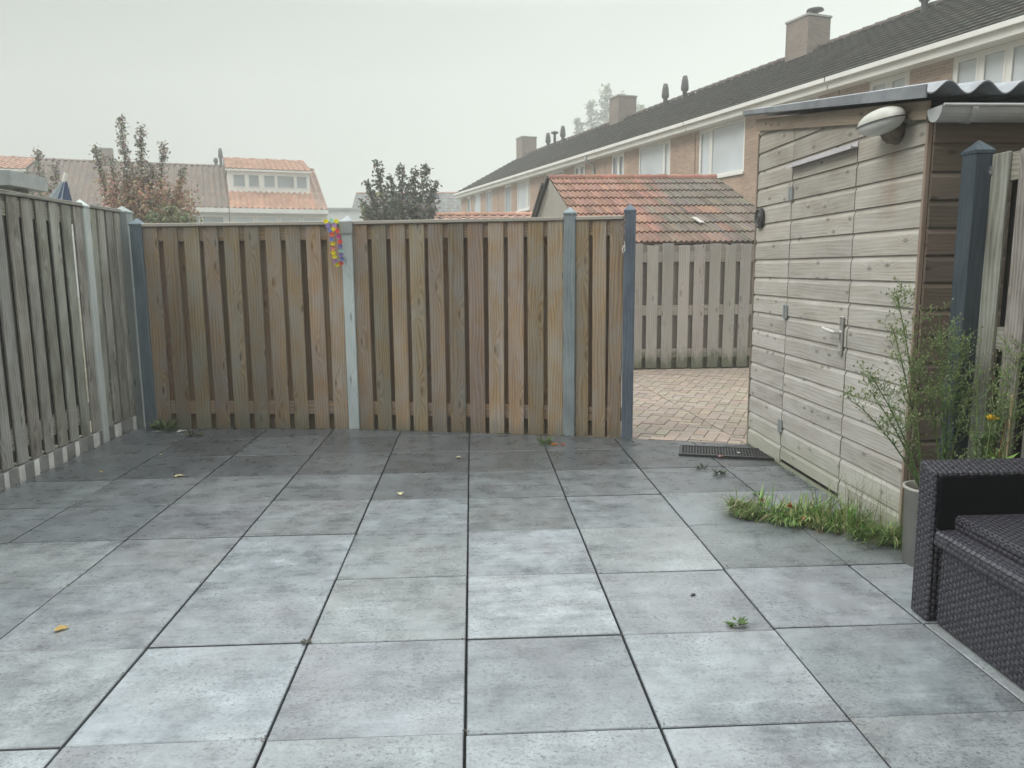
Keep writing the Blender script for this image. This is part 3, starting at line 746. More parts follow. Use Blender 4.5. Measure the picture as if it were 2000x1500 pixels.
rbox((.074, -1.6, .30), (1.45, -0.004, .442), 'seat', .012, 1)
m = MB(); m.box((.05, -1.6, .003), (1.4, -.05, .02)); m.build('base_rail', M['dark_metal'], sofa)

# ------------------------------------------------------------------ own house behind the camera
hw = thing('house_wall', 'brick rear wall of the house behind the viewer with a big window', 'house', (0, -0.5, 0))
m = MB()
for a, b in (((-6, -.3, -.04), (-1.5, 0, 5.4)), ((1.5, -.3, -.04), (6, 0, 5.4)), ((-1.5, -.3, 2.35), (1.5, 0, 5.4)), ((-1.5, -.3, -.04), (1.5, 0, .5))): m.box(a, b, 2)
m.build('wall', M['brick'], hw)
m = MB(); m.box((-1.5, -.12, .5), (1.5, -.1, 2.35)); m.build('window_pane', M['glass'], hw)

# ------------------------------------------------------------------ houses
def facade(mb, x0, x1, z0, z1, holes, y=0.0, depth=0.09):
    xs = sorted({x0, x1, *[h[0] for h in holes], *[h[1] for h in holes]}); zs = sorted({z0, z1, *[h[2] for h in holes], *[h[3] for h in holes]})
    for a, b in zip(xs[:-1], xs[1:]):
        for c, d in zip(zs[:-1], zs[1:]):
            mx, mz = (a + b) / 2, (c + d) / 2
            if any(h[0] < mx < h[1] and h[2] < mz < h[3] for h in holes): continue
            P = [(a, y, c), (b, y, c), (b, y, d), (a, y, d)]; mb.face(P, [(p[0], p[2]) for p in P])
    for h in holes:
        a, b, c, d = h[:4]
        for P in ([(a, y, c), (a, y - depth, c), (a, y - depth, d), (a, y, d)], [(b, y, c), (b, y, d), (b, y - depth, d), (b, y - depth, c)],
                  [(a, y, d), (b, y, d), (b, y - depth, d), (a, y - depth, d)], [(a, y, c), (a, y - depth, c), (b, y - depth, c), (b, y, c)]):
            mb.face(P, [(p[1], p[2]) for p in P])

def window(parent, x0, x1, z0, z1, mull=(), y=0.0, fr=.07, blind=True, sill=True, frame_y=-.045, pm=None):
    m = MB(); ya, yb = y + frame_y - .02, y + frame_y + .03
    m.box((x0, ya, z0), (x0 + fr, yb, z1)); m.box((x1 - fr, ya, z0), (x1, yb, z1))
    m.box((x0 + fr, ya, z1 - fr), (x1 - fr, yb, z1)); m.box((x0 + fr, ya, z0), (x1 - fr, yb, z0 + fr))
    for q in mull: m.box((q - fr * .55, ya, z0 + fr), (q + fr * .55, yb + .004, z1 - fr))
    wn = m.build('window', M['white_paint'], parent)
    xs = [x0 + fr] + [v for q in mull for v in (q - fr * .55, q + fr * .55)] + [x1 - fr]
    for i in range(0, len(xs), 2):
        m = MB(); yp = y + frame_y - .004; m.face([(xs[i], yp, z0 + fr), (xs[i + 1], yp, z0 + fr), (xs[i + 1], yp, z1 - fr), (xs[i], yp, z1 - fr)])
        m.build('pane', M[pm or ('blind' if blind else 'glass')], wn)
        if xs[i + 1] - xs[i] < .75:      # opening light with its own casement
            m = MB(); c = .045; a, b = xs[i], xs[i + 1]
            m.box((a, yb - .02, z0 + fr), (a + c, yb + .012, z1 - fr)); m.box((b - c, yb - .02, z0 + fr), (b, yb + .012, z1 - fr)); m.box((a + c, yb - .02, z1 - fr - c), (b - c, yb + .012, z1 - fr)); m.box((a + c, yb - .02, z0 + fr), (b - c, yb + .012, z0 + fr + c))
            m.build('casement', M['white_paint'], wn)
    if sill:
        m = MB(); m.box((x0 - .04, y - .03, z0 - .07), (x1 + .04, y + .06, z0 - .002)); m.build('sill', M['white_paint'], wn)
    return wn

def tiled_slope(mb, A, B, up, x_len, courses, r, colf, pitch=0.3, amp=0.028, step=0.03, spp=4, mi=0, waves=True):
    """A: eave start, B: unit vector along the eave, up: vector from eave to ridge"""
    A, B, up = Vector(A), Vector(B), Vector(up); nrm = B.cross(up).normalized()
    if nrm.z < 0: nrm = -nrm
    n = max(1, int(round(x_len / pitch))); pt = x_len / n
    for c in range(courses):
        lo, hi = up * (c / courses), up * ((c + 1.08) / courses if c < courses - 1 else 1)
        base = len(mb.v); N = n * spp
        for k in range(N + 1):
            x = pt * k / spp; h = amp * math.sin(2 * math.pi * k / spp + .4) if waves else 0
            mb.v.append(tuple(A + B * x + lo + nrm * (h - .02))); mb.v.append(tuple(A + B * x + lo + nrm * (h + step))); mb.v.append(tuple(A + B * x + hi + nrm * (h + .002)))
        for t in range(n):
            col = colf((t + .5) / n, (c + .5) / courses, r)
            for k in range(t * spp, (t + 1) * spp):
                i = base + 3 * k
                mb.f.append((i, i + 3, i + 4, i + 1)); mb.f.append((i + 1, i + 4, i + 5, i + 2))
                for _ in (0, 1): mb.uv.append([(0, 0)] * 4); mb.mi.append(mi)
                mb.c.append(tuple(q * .8 for q in col)); mb.c.append(col)

def ridge_cap(mb, A, B, x_len, r, col, rad=.11, seg=.38):
    A, B = Vector(A), Vector(B); s_ = B.cross(Vector((0, 0, 1))).normalized(); n = max(1, int(round(x_len / seg))); sg = x_len / n
    for i in range(n):
        c = jit(r, col, .06, .15); rr = [rad * .88, rad * 1.10]
        base = len(mb.v)
        for e, xx in ((0, i * sg), (1, (i + 1) * sg + .02)):
            for k in range(7):
                a = math.pi * k / 6; mb.v.append(tuple(A + B * xx + s_ * rr[e] * math.cos(a) + Vector((0, 0, rr[e] * math.sin(a) * .85))))
        for k in range(6):
            mb.f.append((base + k, base + k + 1, base + 8 + k, base + 7 + k)); mb.uv.append([(0, 0)] * 4); mb.c.append(c); mb.mi.append(0)

def mossy(base, moss, orange, pm=.35, po=.05, sv=.16):
    def f(u, v, r):
        c = base if r.random() > pm else moss
        if r.random() < po: c = orange
        return jit(r, c, .04, sv)
    return f
GREYROOF = mossy((.066, .062, .054), (.058, .063, .049), (.082, .067, .055), .45, .08, .2)
D1, N1 = Vector((-.3173, .9483, 0)), Vector((.9483, .3173, 0))
A1 = math.atan2(D1.y, D1.x)

def chimney(parent, x, y, z0, z1, wx, wy, cap=False, mat='brick_grey'):
    m = MB()
    Pz = [(x - wx / 2, y - wy / 2), (x + wx / 2, y - wy / 2), (x + wx / 2, y + wy / 2), (x - wx / 2, y + wy / 2)]
    for i in range(4):
        p, q = Pz[i], Pz[(i + 1) % 4]; l = math.dist(p, q)
        m.face([(*p, z0), (*q, z0), (*q, z1), (*p, z1)], [(i, z0), (i + l, z0), (i + l, z1), (i, z1)])
    m.face([(*p, z1) for p in Pz], [(0, 0)] * 4)
    ch = m.build('chimney', M[mat], parent)
    m = MB(); m.box((x - wx / 2 - .03, y - wy / 2 - .03, z1 + .002), (x + wx / 2 + .03, y + wy / 2 + .03, z1 + .06)); m.build('coping', M['concrete'], ch)
    if cap:
        m = MB(); m.lathe([(.10, 0), (.10, .16), (.13, .18), (.26, .22), (.24, .27), (.05, .31), (0.001, .31)], (x - .1, y - .15, z1 + .06), 16); m.build('chimney_cowl', M['dark_metal'], ch, smooth=True)
    return ch
def vent_pipe(parent, x, y, z0, h, cowl=False):
    m = MB()
    if cowl: m.lathe([(.07, 0), (.07, h - .16), (.10, h - .15), (.19, h - .13), (.19, h - .04), (.02, h), (0.001, h)], (x, y, z0), 12)
    else: m.lathe([(.085, 0), (.085, h * .42), (.14, h * .47), (.15, h * .55), (.125, h * .8), (.085, h * .99), (.05, h), (0.001, h)], (x, y, z0), 12)
    return m.build('vent_pipe', M['dark_metal'], parent, smooth=True)

def terrace_house(label, s0, s1, wins, seed, chim=None, vents=(), pipe=None, group='houses of the right terrace', gable=False):
    o0 = D1 * s0 + N1 * 13.85
    t = thing('terraced_house', label, 'house', (o0.x, o0.y, 0), A1, group)
    r = random.Random(seed); wd = s1 - s0
    m = MB(); facade(m, 0, wd, -.04, 5.42, [(a - s0, b - s0, z0, z1) for a, b, z0, z1, *_ in wins])
    Y1 = -7.6
    for xx in (0.0, wd):
        P = [(xx, 0, -.04), (xx, Y1, -.04), (xx, Y1, 5.42), (xx, (Y1 + .0) / 2, 7.6), (xx, 0, 5.42)]
        m.face(P, [(p[1], p[2]) for p in P])
    P = [(0, Y1, -.04), (wd, Y1, -.04), (wd, Y1, 5.42), (0, Y1, 5.42)]; m.face(P, [(p[0], p[2]) for p in P])
    m.build('wall', M['brick'], t)
    for a, b, z0, z1, mu_, bl in wins: window(t, a - s0, b - s0, z0, z1, [q - s0 for q in mu_], blind=bl)
    ye, ze, yr, zr = .40, 5.66, -3.75, 7.90
    m = MB(); tiled_slope(m, (0, ye, ze), (1, 0, 0), (0, yr - ye, zr - ze), wd, 15, r, GREYROOF, pitch=.3, amp=.004, step=.05)
    tiled_slope(m, (0, 2 * yr - ye, ze), (1, 0, 0), (0, ye - yr, zr - ze), wd, 7, r, GREYROOF, pitch=.9, amp=.022)
    rf = m.build('roof', M['rooftile'], t)
    m = MB(); ridge_cap(m, (0, yr, zr + .0), (1, 0, 0), wd, r, (.105, .085, .072), rad=.14, seg=.42); m.build('ridge_tiles', M['rooftile'], rf)
    m = MB()
    m.box((0, .002, 5.405), (wd, .36, 5.44)); m.box((0, .33, 5.441), (wd, .362, 5.60)); m.box((0, .364, 5.56), (wd, .46, 5.575)); m.box((0, .445, 5.576), (wd, .46, 5.66))
    m.build('gutter_board', M['white_paint'], t)
    if chim:
        cx, wx, wy, cap, z1 = chim; chimney(rf, cx - s0, yr + .1, 6.6, z1, wx, wy, cap)
    for vx, h, cw in vents: vent_pipe(rf, vx - s0, yr + .25, 7.6, h, cw)
    if pipe:
        m = MB(); px = pipe - s0; m.tube([(px, .40, 5.55), (px, .37, 5.38), (px, .08, 5.18), (px, .06, 5.0), (px, .06, 0)], .05, 10); m.build('downpipe', M['zinc'], t, smooth=True)
    return t
T_, B_ = 5.405, 3.98
terrace_house('nearest house of the right terrace, beyond the frame edge', 3.05, 8.68, [(4.0, 6.2, 3.9, T_, (4.6,), True)], 100, pipe=3.2)
terrace_house('right terrace house whose white triple window shows above the corrugated shed roof', 8.72, 14.33, [(9.6, 11.42, 3.98, T_, (10.28, 10.83), True), (12.42, 13.48, 3.98, T_, (12.95,), True)], 101, vents=((15.2 - 1.2, 1.0, False),))
terrace_house('right terrace house with the big square window left of the shed and cowled chimney', 14.37, 19.98, [(17.7, 19.83, B_, T_, (19.22,), True), (15.0, 15.9, B_, T_, (), True)], 102, chim=(19.55, .95, .85, True, 8.78), vents=((15.25, .95, False),))
terrace_house('right terrace house above the garage roof, with one wide and one narrow window', 20.02, 25.63, [(21.35, 23.3, B_, T_, (21.75,), True), (24.28, 25.2, B_, T_, (24.7,), False)], 103)
terrace_house('right terrace house with two bullet shaped vent pipes beside its grey chimney', 25.67, 31.28, [(27.33, 28.28, B_, T_, (27.8,), False), (29.3, 31.1, B_, T_, (30.5,), False)], 104, chim=(30.85, .8, .9, False, 8.78), vents=((27.2, 1.0, False), (25.85, 1.0, False)), pipe=26.48)
terrace_house('right terrace house left of the garage gable, with three small vents beside a chimney', 31.32, 36.93, [(32.9, 34.45, B_ + .1, T_, (33.2,), True), (35.2, 36.1, B_, T_, (), False)], 105, vents=((36.75, 1.0, False),))
terrace_house('last house at the far foggy end of the right terrace', 36.97, 43.2, [(37.95, 38.9, B_, T_, (), False), (39.75, 40.85, B_, T_, (), True), (41.4, 42.1, B_, T_, (), False)], 106, chim=(42.0, .9, .9, False, 8.78), vents=((38.6, .95, False), (37.75, .9, True)))

# ---- terrace across the gardens at the left (faces the viewer)
D2, N2 = Vector((.9483, .3173, 0)), Vector((-.3173, .9483, 0))
A2 = math.atan2(-D2.y, -D2.x)
ORANGE = mossy((.36, .20, .135), (.33, .19, .13), (.38, .22, .15), .3, .2, .07)
BROWN = mossy((.165, .125, .102), (.15, .12, .10), (.18, .13, .10), .3, .1, .07)
def far_house(label, sR, sL, seed, roofcol, dormer=None, skylight=False, zr=7.85, vents=(), chim=None):
    """sR right-hand end, sL left-hand end along D2; local x runs from right to left, +y towards the viewer"""
    o0 = D2 * sR + N2 * 47.4; wd = sR - sL; r = random.Random(seed)
    t = thing('terraced_house', label, 'house', (o0.x, o0.y, 0), A2, 'houses of the far left terrace')
    hs = [(.25 + i * (wd - .3) / 4, .15 + (i + 1) * (wd - .3) / 4, 3.35, 4.5) for i in range(4)]
    m = MB(); facade(m, 0, wd, -.04, 4.62, hs)
    ye, ze, yr = .42, 4.92, -5.0
    for xx in (0.0, wd):
        P = [(xx, 0, -.04), (xx, -10, -.04), (xx, -10, 4.6), (xx, yr, zr - .25), (xx, 0, 4.62)]; m.face(P, [(p[1], p[2]) for p in P])
    m.build('wall', M['pale_wall'], t)
    for a, b, c, d in hs: window(t, a, b, c, d, blind=r.random() < .6, sill=False)
    m = MB(); tiled_slope(m, (0, ye, ze), (1, 0, 0), (0, yr - ye, zr - ze), wd, 12, r, roofcol, pitch=.33, amp=.055, step=.012)
    tiled_slope(m, (0, 2 * yr - ye, ze), (1, 0, 0), (0, ye - yr, zr - ze), wd, 6, r, roofcol, pitch=.99, amp=.03)
    rf = m.build('roof', M['rooftile'], t)
    m = MB(); ridge_cap(m, (0, yr, zr), (1, 0, 0), wd, r, (.24, .19, .16)); m.build('ridge_tiles', M['rooftile'], rf)
    m = MB(); m.box((0, .002, 4.62), (wd, .40, 4.66)); m.box((0, .38, 4.661), (wd, .46, 4.90)); m.build('gutter_board', M['white_paint'], t)
    if dormer:
        a, b, zb, zt, oc = dormer          # local x range, sill and head heights
        yf = -1.62; dm = MB()
        hol = [(a + (b - a) * p, a + (b - a) * q, zb + .18, zt - .22) for p, q in ((.04, .16), (.20, .40), (.44, .56), (.63, .745), (.80, .93))] if (b - a) > 3 else [(a + .3, b - .3, zb + .18, zt - .22)]
        facade(dm, a, b, zb - .25, zt, hol, y=yf)
        for xx in (a, b):
            P = [(xx, yf, zb - .25), (xx, yf, zt), (xx, yr - .6, zt), (xx, yr - .6, zb)]; dm.face(P, [(0, 0)] * 4)
        d_ = dm.build('dormer', M['white_paint'], t)
        for h in hol:
            m = MB(); m.box((h[0] - .04, yf + .002, h[2] - .04), (h[0], yf + .03, h[3] + .04)); m.box((h[1], yf + .002, h[2] - .04), (h[1] + .04, yf + .03, h[3] + .04)); m.box((h[0], yf + .002, h[3]), (h[1], yf + .03, h[3] + .04)); m.box((h[0], yf + .002, h[2] - .04), (h[1], yf + .03, h[2])); m.build('dormer_window_frame', M['pale_wall'], d_)
            m = MB(); m.face([(h[0], yf - .07, h[2]), (h[1], yf - .07, h[2]), (h[1], yf - .07, h[3]), (h[0], yf - .07, h[3])]); m.build('dormer_window', M['glass'], d_)
        m = MB(); m.box((a - .1, yf + .002, zt), (b + .1, yf + .2, zt + .12)); m.build('dormer_fascia', M['white_paint'], d_)
        m = MB(); tiled_slope(m, (a - .1, yf + .22, zt + .14), (1, 0, 0), (0, yr - .6 - yf, 1.12), b - a + .2, 8, r, oc, pitch=.33, amp=.03)
        tiled_slope(m, (a - .1, yr - 5, zt - .2), (1, 0, 0), (0, 4.6, 1.46), b - a + .2, 4, r, oc, pitch=.99, amp=.03)
        for xx in (a - .08, b + .08):
            P = [(xx, yf + .1, zt), (xx, yr - .4, zt + 1.2), (xx, yr - 4.9, zt - .2)]; m.face(P, None, (.25, .2, .16))
        m.build('dormer_roof', M['rooftile'], d_)
    for vx, h in vents: vent_pipe(rf, vx, yr, zr, h)
    if chim: chimney(rf, chim, yr - .3, zr - .5, zr + .75, .7, .7)
    return t
far_house('far left terrace end house with an orange roof and a long white dormer with windows', 6.78, 1.27, 201, lambda u, v, r: jit(r, (.30, .2, .155), .05, .12) if u < .13 else ORANGE(u, v, r), dormer=(.75, 5.45, 6.15, 7.2, ORANGE))
_h = far_house('far left terrace house with a plain ribbed brown roof right of the red tree', 1.23, -4.28, 202, BROWN, vents=((.45, .5), (.15, 1.1)))
far_house('far left terrace house with a plain brown roof behind the red tree', -4.32, -8.85, 203, BROWN, chim=1.0)
far_house('far left terrace house at the left edge with an orange gabled dormer', -8.89, -14.4, 204, BROWN, dormer=(.1, 5.0, 6.0, 6.75, ORANGE))

# ---- garage behind the alley fence
gr = thing('tiled_garage', 'low brick garage with an orange and grey lichened pantile roof behind the alley fence', 'garage', (1.40, 13.6, 0))
r = random.Random(55)
EX0, EX1 = 0.20, 3.05
def gcol(u, v, r):
    lim = .34 + .26 * v + r.uniform(-.05, .05)
    q = min(1, max(0, (u - lim) * 7 + .5 + r.gauss(0, .10)))
    c = int(v * 8)
    for pc, u0, u1 in ((3, .60, .80), (1, .68, .745), (0, .0, .66), (5, .49, .55)):
        if pc == c and u0 < u < u1: q = min(q, .25 if pc else .55)
    a, b = (.265, .155, .117), (.16, .136, .112)
    return jit(r, tuple(x * (1 - q) + y * q for x, y in zip(a, b)), .06, .20)
m = MB()
up = Vector((-.22, 3.2, 1.23)); n_c = 8
tiled_slope(m, (EX0, -3.2, 1.72), (1, 0, 0), up, 2.95, n_c, r, gcol, pitch=.078, amp=.013, step=.026, spp=4)
tiled_slope(m, (EX0 - .44, 3.2, 1.72), (1, 0, 0), Vector((.22, -3.2, 1.23)), 2.95, n_c, r, gcol, pitch=.23, amp=.014, step=.028, spp=4)
rf = m.build('roof', M['rooftile'], gr)
m = MB(); ridge_cap(m, (-.04, 0, 2.93), (1, 0, 0), 2.95, r, (.30, .155, .115), rad=.09, seg=.3); m.build('ridge_tiles', M['rooftile'], rf)
m = MB()
E0, Rg, E1 = (EX0 + .02, -3.16), (-.02, 0), (EX0 - .42, 3.16)
m.face([(*E0, -.04), (*Rg, -.04), (*E1, -.04), (*E1, 1.73), (Rg[0], 0, 2.935), (*E0, 1.73)], None)
dxw = 2.9
m.face([(E0[0] + dxw, E0[1], -.04), (Rg[0] + dxw, 0, -.04), (E1[0] + dxw, E1[1], -.04), (E1[0] + dxw, E1[1], 1.70), (Rg[0] + dxw, 0, 2.9), (E0[0] + dxw, E0[1], 1.70)], None)
m.face([(*E0, -.04), (E0[0] + dxw, E0[1], -.04), (E0[0] + dxw, E0[1], 1.7), (*E0, 1.7)])
m.face([(*E1, -.04), (E1[0] + dxw, E1[1], -.04), (E1[0] + dxw, E1[1], 1.7), (*E1, 1.7)])
m.build('wall', M['stucco'], gr)
m = MB()
for (a, b, off) in (((E1[0] - .03, E1[1], 1.74), (Rg[0] - .03, 0, 2.96), 0.0), ((E1[0] - .11, E1[1], 1.66), (Rg[0] - .11, 0.1, 2.86), .0)):
    m.tube([a, b], .032, 4)
m.build('verge_trim', M['dark_metal'], gr)
m = MB(); m.face([(1.90, -2.55, 2.03), (1.98, -2.55, 2.03), (1.93, -2.30, 2.125), (1.85, -2.30, 2.125)]); m.build('slipped_tile', plain('pale_batten_patch', (.42, .40, .37), .8), rf)

def small_garage(label, x0, x1, y0, y1, ze, zr, wallmat, roofcol, seed):
    r = random.Random(seed); t = thing('tiled_garage' if roofcol else 'flat_building', label, 'garage' if roofcol else 'building', ((x0 + x1) / 2, y0, 0))
    hx, dy = (x1 - x0) / 2, y1 - y0
    m = MB()
    for P in ([(-hx, 0, -.04), (hx, 0, -.04), (hx, 0, ze), (-hx, 0, ze)], [(-hx, dy, -.04), (hx, dy, -.04), (hx, dy, ze), (-hx, dy, ze)]): m.face(P, [(p[0], p[2]) for p in P])
    for sx_ in (-hx, hx):
        P = [(sx_, 0, -.04), (sx_, dy, -.04), (sx_, dy, ze), (sx_, dy / 2, zr - .05), (sx_, 0, ze)]; m.face(P, [(p[1], p[2]) for p in P])
    m.build('wall', wallmat, t)
    m = MB()
    if roofcol:
        for y_, s_ in ((-.2, 1), (dy + .2, -1)):
            tiled_slope(m, (-hx - .1, y_, ze - .05), (1, 0, 0), (0, s_ * (dy / 2 + .2), zr - ze + .05), x1 - x0 + .2, 8, r, roofcol, pitch=.25, amp=.02)
        rf = m.build('roof', M['rooftile'], t)
        m = MB(); ridge_cap(m, (-hx - .1, dy / 2, zr), (1, 0, 0), x1 - x0 + .2, r, (.42, .22, .16)); m.build('ridge_tiles', M['rooftile'], rf)
    else:
        m.box((-hx - .15, -.15, ze - .02), (hx + .15, dy + .15, ze + .14)); m.build('roof', M['zinc'], t)
    return t
small_garage('low garage with a dull red roof just above the brown fence', -1.2, 1.95, 21.0, 26.0, 2.2, 2.98, M['stucco'], mossy((.36, .22, .17), (.33, .21, .17), (.4, .25, .2)), 61)
small_garage('foggy dark roofed terrace beyond the end of the right terrace', -9.5, 1.5, 62.0, 70.0, 5.4, 7.7, M['pale_wall'], mossy((.15, .15, .145), (.14, .145, .14), (.16, .15, .14)), 62)
small_garage('small white flat roofed building in the fog above the garland post', -10.9, -7.6, 58.0, 64.0, 5.75, 5.75, M['pale_wall'], None, 63)
nb = small_garage('grey flat roofed shed of the neighbour above the left fence at the left edge', -8.4, -5.22, 9.05, 9.5, 2.37, 2.37, plain('grey_shed_cladding', (.16, .17, .15), .8, .2, 3), None, 64)

# ---- striped parasol behind the left fence
ps = thing('folded_parasol', 'folded blue and white striped parasol poking above the left fence', 'parasol', (-3.76, 7.25, 0))
m = MB(); m.tube([(.02, 0, 0), (.02, 0, 1.98), (.115, .02, 2.28)], .018, 8); m.build('parasol_pole', M['white_paint'], ps)
m = MB(); top = Vector((.105, .02, 2.25)); nseg = 22
for k in range(nseg):
    a0, a1 = 2 * math.pi * k / nseg, 2 * math.pi * (k + 1) / nseg
    f = lambda a, kk: Vector((-.02 + (.17 if kk % 2 else .12) * math.cos(a), (.15 if kk % 2 else .10) * math.sin(a), 1.93 + .05 * math.cos(a)))
    m.face([top, f(a0, k), f(a1, k + 1)], None, (.42, .48, .5) if k % 2 else (.08, .10, .17))
    m.face([f(a0, k), f(a1, k + 1), (.02 + .03 * math.cos(a1), .03 * math.sin(a1), 1.5), (.02 + .03 * math.cos(a0), .03 * math.sin(a0), 1.5)], None, (.42, .48, .5) if k % 2 else (.08, .10, .17))
m.build('parasol_fabric', plain('striped_fabric', (1, 1, 1), .9, .05, tint=True), ps)

# ------------------------------------------------------------------ trees
def tree(label, x, y, stems, trunk_h, seed, cols, leaf=(.09, .06), density=1.0, group=None, cat='tree', name='tree', trunk_r=.07, fill=()):
    """stems: (tip x,y,z offsets in world metres from base, spread radius, start fraction)"""
    r = random.Random(seed); t = thing(name, label, cat, (x, y, 0), 0, group)
    tm, lm = MB(), MB()
    tm.tube([(0, 0, -.1), (.02, 0, trunk_h * .5), (0, .02, trunk_h)], [trunk_r * 1.3, trunk_r, trunk_r * .85], 8)
    for tx, ty, tz, sp, f0 in stems:
        tip = Vector((tx, ty, tz)); b = Vector((0, 0, trunk_h * r.uniform(.7, 1.0)))
        mid = b.lerp(tip, .45) + Vector((tx * .18, ty * .18, -.04 * tz))
        pts = [b, b.lerp(mid, .5) + Vector((0, 0, -.02)), mid, mid.lerp(tip, .55), tip]
        tm.tube(pts, [trunk_r * .6, trunk_r * .5, trunk_r * .36, trunk_r * .22, .006], 6)
        def at(f):
            f = f * (len(pts) - 1); i = min(int(f), len(pts) - 2); return pts[i].lerp(pts[i + 1], f - i)
        L_ = (tip - b).length
        ntw = int(26 * density * L_)
        for k in range(ntw):
            f = f0 + (1 - f0) * (k + r.random()) / ntw
            p = at(f); rad = sp * (1.15 - .75 * max(0, (f - .4) / .6)) * r.uniform(.35, 1.1)
            an = r.uniform(0, 2 * math.pi); q = p + Vector((math.cos(an) * rad, math.sin(an) * rad, r.uniform(-.02, .75) * rad + .02))
            if k % 2 == 0: tm.tube([p, p.lerp(q, .6) + Vector((0, 0, .01)), q], [.009, .006, .003], 3, cap=False)
            shade = r.uniform(.6, 1.2)
            hh = (p.z) / max(s_[2] for s_ in stems)
            for l in range(r.randint(5, 9)):
                c = cols(hh, r); c = tuple(v * shade * r.uniform(.8, 1.2) for v in c)
                pp = p.lerp(q, r.uniform(.35, 1.05)) + Vector((r.gauss(0, .04), r.gauss(0, .04), r.gauss(0, .04)))
                lm.leaf(pp, (r.gauss(0, 1), r.gauss(0, 1), r.gauss(-.1, .8)), (r.gauss(0, 1), r.gauss(0, 1), r.gauss(.6, 1)), leaf[0] * r.uniform(.7, 1.3), leaf[1] * r.uniform(.7, 1.3), c)
    for cx, cy, cz, rx, ry, rz, n_ in fill:
        for k in range(n_):
            a = Vector((r.gauss(0, 1), r.gauss(0, 1), r.gauss(0, 1))).normalized() * r.uniform(.25, 1.05)
            p = Vector((cx + a.x * rx, cy + a.y * ry, cz + a.z * rz)); sh = r.uniform(.55, 1.2)
            for l in range(5):
                c = tuple(v * sh * r.uniform(.8, 1.2) for v in cols(p.z / max(s_[2] for s_ in stems), r))
                lm.leaf(p + Vector((r.gauss(0, .06), r.gauss(0, .06), r.gauss(0, .06))), (r.gauss(0, 1), r.gauss(0, 1), r.gauss(-.1, .8)), (r.gauss(0, 1), r.gauss(0, 1), 1), leaf[0] * r.uniform(.7, 1.3), leaf[1] * r.uniform(.7, 1.3), c)
    tm.build('trunk', M['bark'], t, smooth=True); lm.build('crown', M['leaf'], t)
    return t
redc = lambda h, r: (.36, .33, .28) if h > .74 else ((.55, .36, .27) if r.random() < .6 else (.38, .33, .21))
tree('tall autumn tree with upright shoots and reddish leaves behind the left end of the fence', -6.85, 16.2,
     [(-.12, 0, 4.42, .13, .3), (.22, .1, 4.25, .14, .3), (-.66, 0, 3.85, .13, .35), (.62, .2, 3.95, .12, .3), (1.02, .1, 3.45, .14, .4), (-.3, -.2, 3.6, .2, .3), (.35, .2, 3.5, .22, .3), (-.55, .3, 3.1, .25, .3), (.8, -.2, 3.0, .25, .3)], 1.5, 301, redc, leaf=(.065, .045), density=1.5, fill=((.1, 0, 2.75, .75, .5, .6, 420), (.9, .1, 2.65, .42, .4, .5, 200), (.1, 0, 3.3, .35, .3, .35, 110)))
tree('smaller reddish tree in the fog at the left edge above the grey fence', -10.95, 20.5,
     [(.0, 0, 4.45, .16, .3), (.38, .1, 4.1, .15, .3), (-.3, 0, 3.9, .2, .3), (.1, .3, 3.6, .3, .3)], 1.5, 302, redc, fill=((.05, 0, 3.0, .6, .5, .7, 260),))
tree('low yellow green bush above the left end of the brown fence', -5.75, 15.2, [(0, 0, 2.6, .25, .2), (-.35, 0, 2.5, .2, .2), (.3, 0, 2.45, .2, .2)], 1.0, 303, lambda h, r: (.19, .20, .10), cat='bush', name='bush', fill=((0, 0, 2.2, .5, .4, .35, 220),))
darkc = lambda h, r: (.17, .185, .15) if r.random() < .75 else (.23, .21, .16)
tree('dark leafless-looking tree with scattered dark leaves right of the garland post', -1.72, 19.8,
     [(-.62, 0, 4.05, .22, .25), (.62, .1, 4.02, .22, .25), (.0, 0, 3.95, .22, .25), (-.85, .1, 3.5, .22, .3), (.86, 0, 3.55, .2, .3), (.3, .2, 3.85, .2, .25), (-.3, .2, 3.7, .2, .25), (-.95, -.1, 3.05, .2, .4)], 1.7, 304, darkc, leaf=(.10, .07), density=1.0, fill=((.05, 0, 2.9, .75, .5, .45, 300),))
tree('pale yellowish tree in the fog between the white building and the dark tree', -3.4, 28, [(0, 0, 4.0, .3, .25), (-.35, 0, 3.6, .3, .25), (.3, 0, 3.9, .3, .25)], 1.6, 305, lambda h, r: (.28, .27, .15), leaf=(.14, .1), density=.8, fill=((0, 0, 3.2, .5, .4, .5, 150),))
tree('tall pale birch in the fog behind the right terrace roof', 16.3, 94, [(0, 0, 22.6, 1.7, .35), (2.0, 0, 21.4, 1.8, .35), (-3.4, 0, 18.9, 1.5, .4), (4.4, 0, 20.4, 1.6, .4), (1.0, 1, 21.8, 1.8, .4), (-1.8, 0, 20.8, 1.7, .4), (6.0, 0, 18.4, 1.5, .5)], 9.0, 306, lambda h, r: (.34, .36, .28), leaf=(.34, .22), density=.5, trunk_r=.25)

